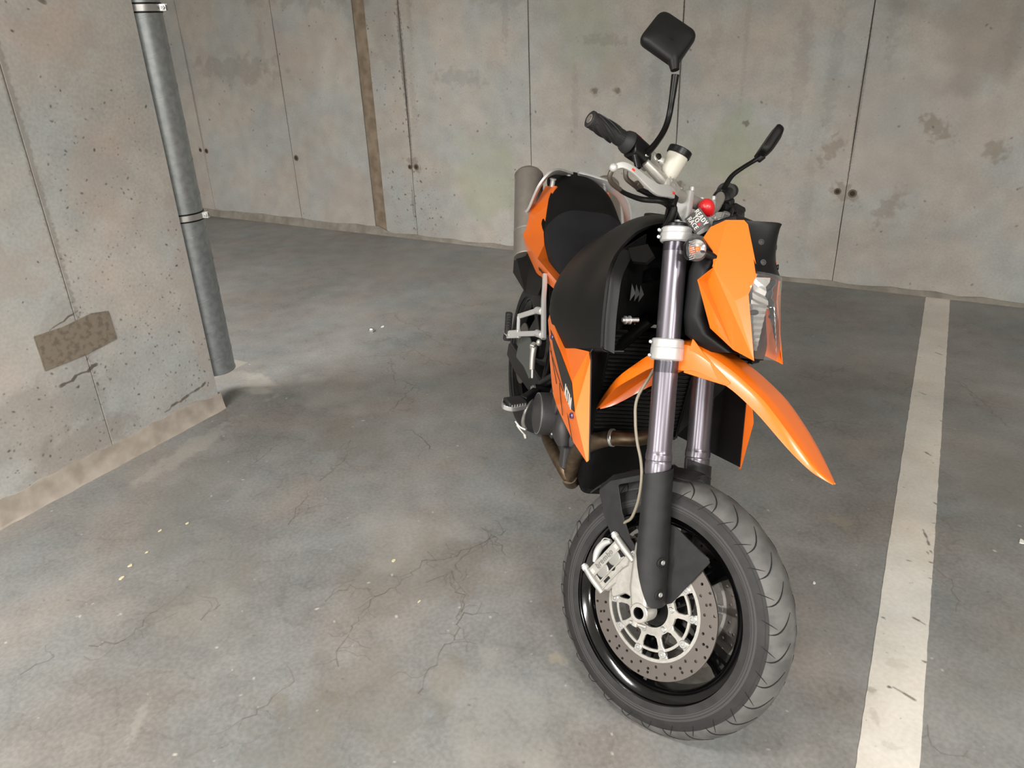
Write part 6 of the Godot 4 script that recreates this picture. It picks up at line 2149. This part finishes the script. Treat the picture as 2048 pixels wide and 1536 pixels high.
func shrouds():
	# orange radiator shroud: front facet, crease, side facet
	var p := [V(-0.184, 0.757, 0.700), V(-0.196, 0.742, 0.760), V(-0.200, 0.729, 0.955), V(-0.200, 0.797, 1.155), V(-0.200, 0.786, 1.180), V(-0.190, 0.578, 1.281),
		V(-0.1935, 0.573, 1.279), V(-0.2255, 0.672, 1.222), V(-0.2265, 0.719, 1.160), V(-0.216, 0.724, 0.975), V(-0.203, 0.722, 0.790),
		V(-0.196, 0.715, 0.725), V(-0.2045, 0.684, 0.815), V(-0.206, 0.645, 0.856), V(-0.2105, 0.609, 0.935), V(-0.2125, 0.595, 0.978), V(-0.2155, 0.592, 1.045), V(-0.206, 0.578, 1.197)]
	var faces := [[1, 10, 9, 2], [2, 9, 8, 3], [3, 8, 7, 4], [4, 7, 6, 5], [0, 11, 10, 1], [11, 12, 10], [12, 13, 9, 10], [13, 14, 15, 9], [9, 15, 8], [15, 16, 8], [16, 17, 7, 8], [17, 6, 7]]
	var m := MB.new()
	facets(m, p, faces, 0.004)
	var sh := both("radiator_shroud", m, M.orange, 14)
	# black stripe decal on the side facet
	var dm := MB.new()
	facets(dm, [V(-0.2045, 0.716, 0.800), V(-0.2165, 0.7225, 0.975), V(-0.2272, 0.7175, 1.160), V(-0.2262, 0.671, 1.222), V(-0.2235, 0.658, 1.170), V(-0.2225, 0.668, 1.095), V(-0.2195, 0.676, 1.075), V(-0.2125, 0.697, 0.90)], [[0, 7, 1], [7, 6, 5, 1], [1, 5, 2], [5, 4, 3, 2]], 0.0004)
	var dd := MB.new()
	dd.v = dm.v.duplicate()
	dd.xform(Transform3D(Basis(), V(-0.0009, -0.0005, 0)))
	bp("shroud_decal", dd, M.decal, 14, sh[0])
	bp("shroud_decal", mirrored(dd), M.decal, 14, sh[1])
	var th := MB.new()
	for q in [[V(-0.2065, 0.690, 0.83), V(-0.2145, 0.640, 1.00)], [V(-0.2160, 0.655, 1.03), V(-0.2195, 0.610, 1.12)], [V(-0.2175, 0.640, 1.13), V(-0.212, 0.590, 1.21)], [V(-0.208, 0.675, 0.86), V(-0.2215, 0.662, 1.09)]]:
		strap(th, [q[0] + V(-0.0022, 0, 0), q[0].lerp(q[1], 0.5) + V(-0.0030, 0, 0), q[1] + V(-0.0022, 0, 0)], V(0, 1, 0), 0.0012, 0.0006, 2)
	bp("decal_line", th, M.decal, 14, sh[0])
	var ex := (V(-0.2245, 0.671, 1.195) - V(-0.2215, 0.674, 1.105)).normalized()
	var nn := V(-0.95, -0.1, -0.05)
	nn = (nn - ex * nn.dot(ex)).normalized()
	var ey := nn.cross(ex)
	word("KTM", 0.031, 0.0008, M.white, "lettering", sh[0], Transform3D(Basis(ex, ey, nn), V(-0.2262, 0.6745, 1.148)), 900, true)
	for q in [V(-0.2085, 0.711, 0.850), V(-0.2255, 0.652, 1.203)]:
		var b := MB.new()
		screw(b, q, V(-0.95, 0.05, 0.25), 0.0075, 0.004)
		bp("shroud_screw", b, mat(Color(0.45, 0.40, 0.55), 0.3, 0.8), 30, sh[0])
		bp("shroud_screw", mirrored(b), mat(Color(0.45, 0.40, 0.55), 0.3, 0.8), 30, sh[1])
	# black inner panels between shroud and radiator
	var n := MB.new()
	facets(n, [V(-0.198, 0.800, 1.168), V(-0.197, 0.785, 1.182), V(-0.187, 0.580, 1.280), V(-0.119, 0.540, 1.060), V(-0.119, 0.806, 1.062), V(-0.170, 0.855, 1.16)], [[0, 1, 2, 3, 4, 5]], 0.003)
	both("inner_panel", n, M.plastic, 20)
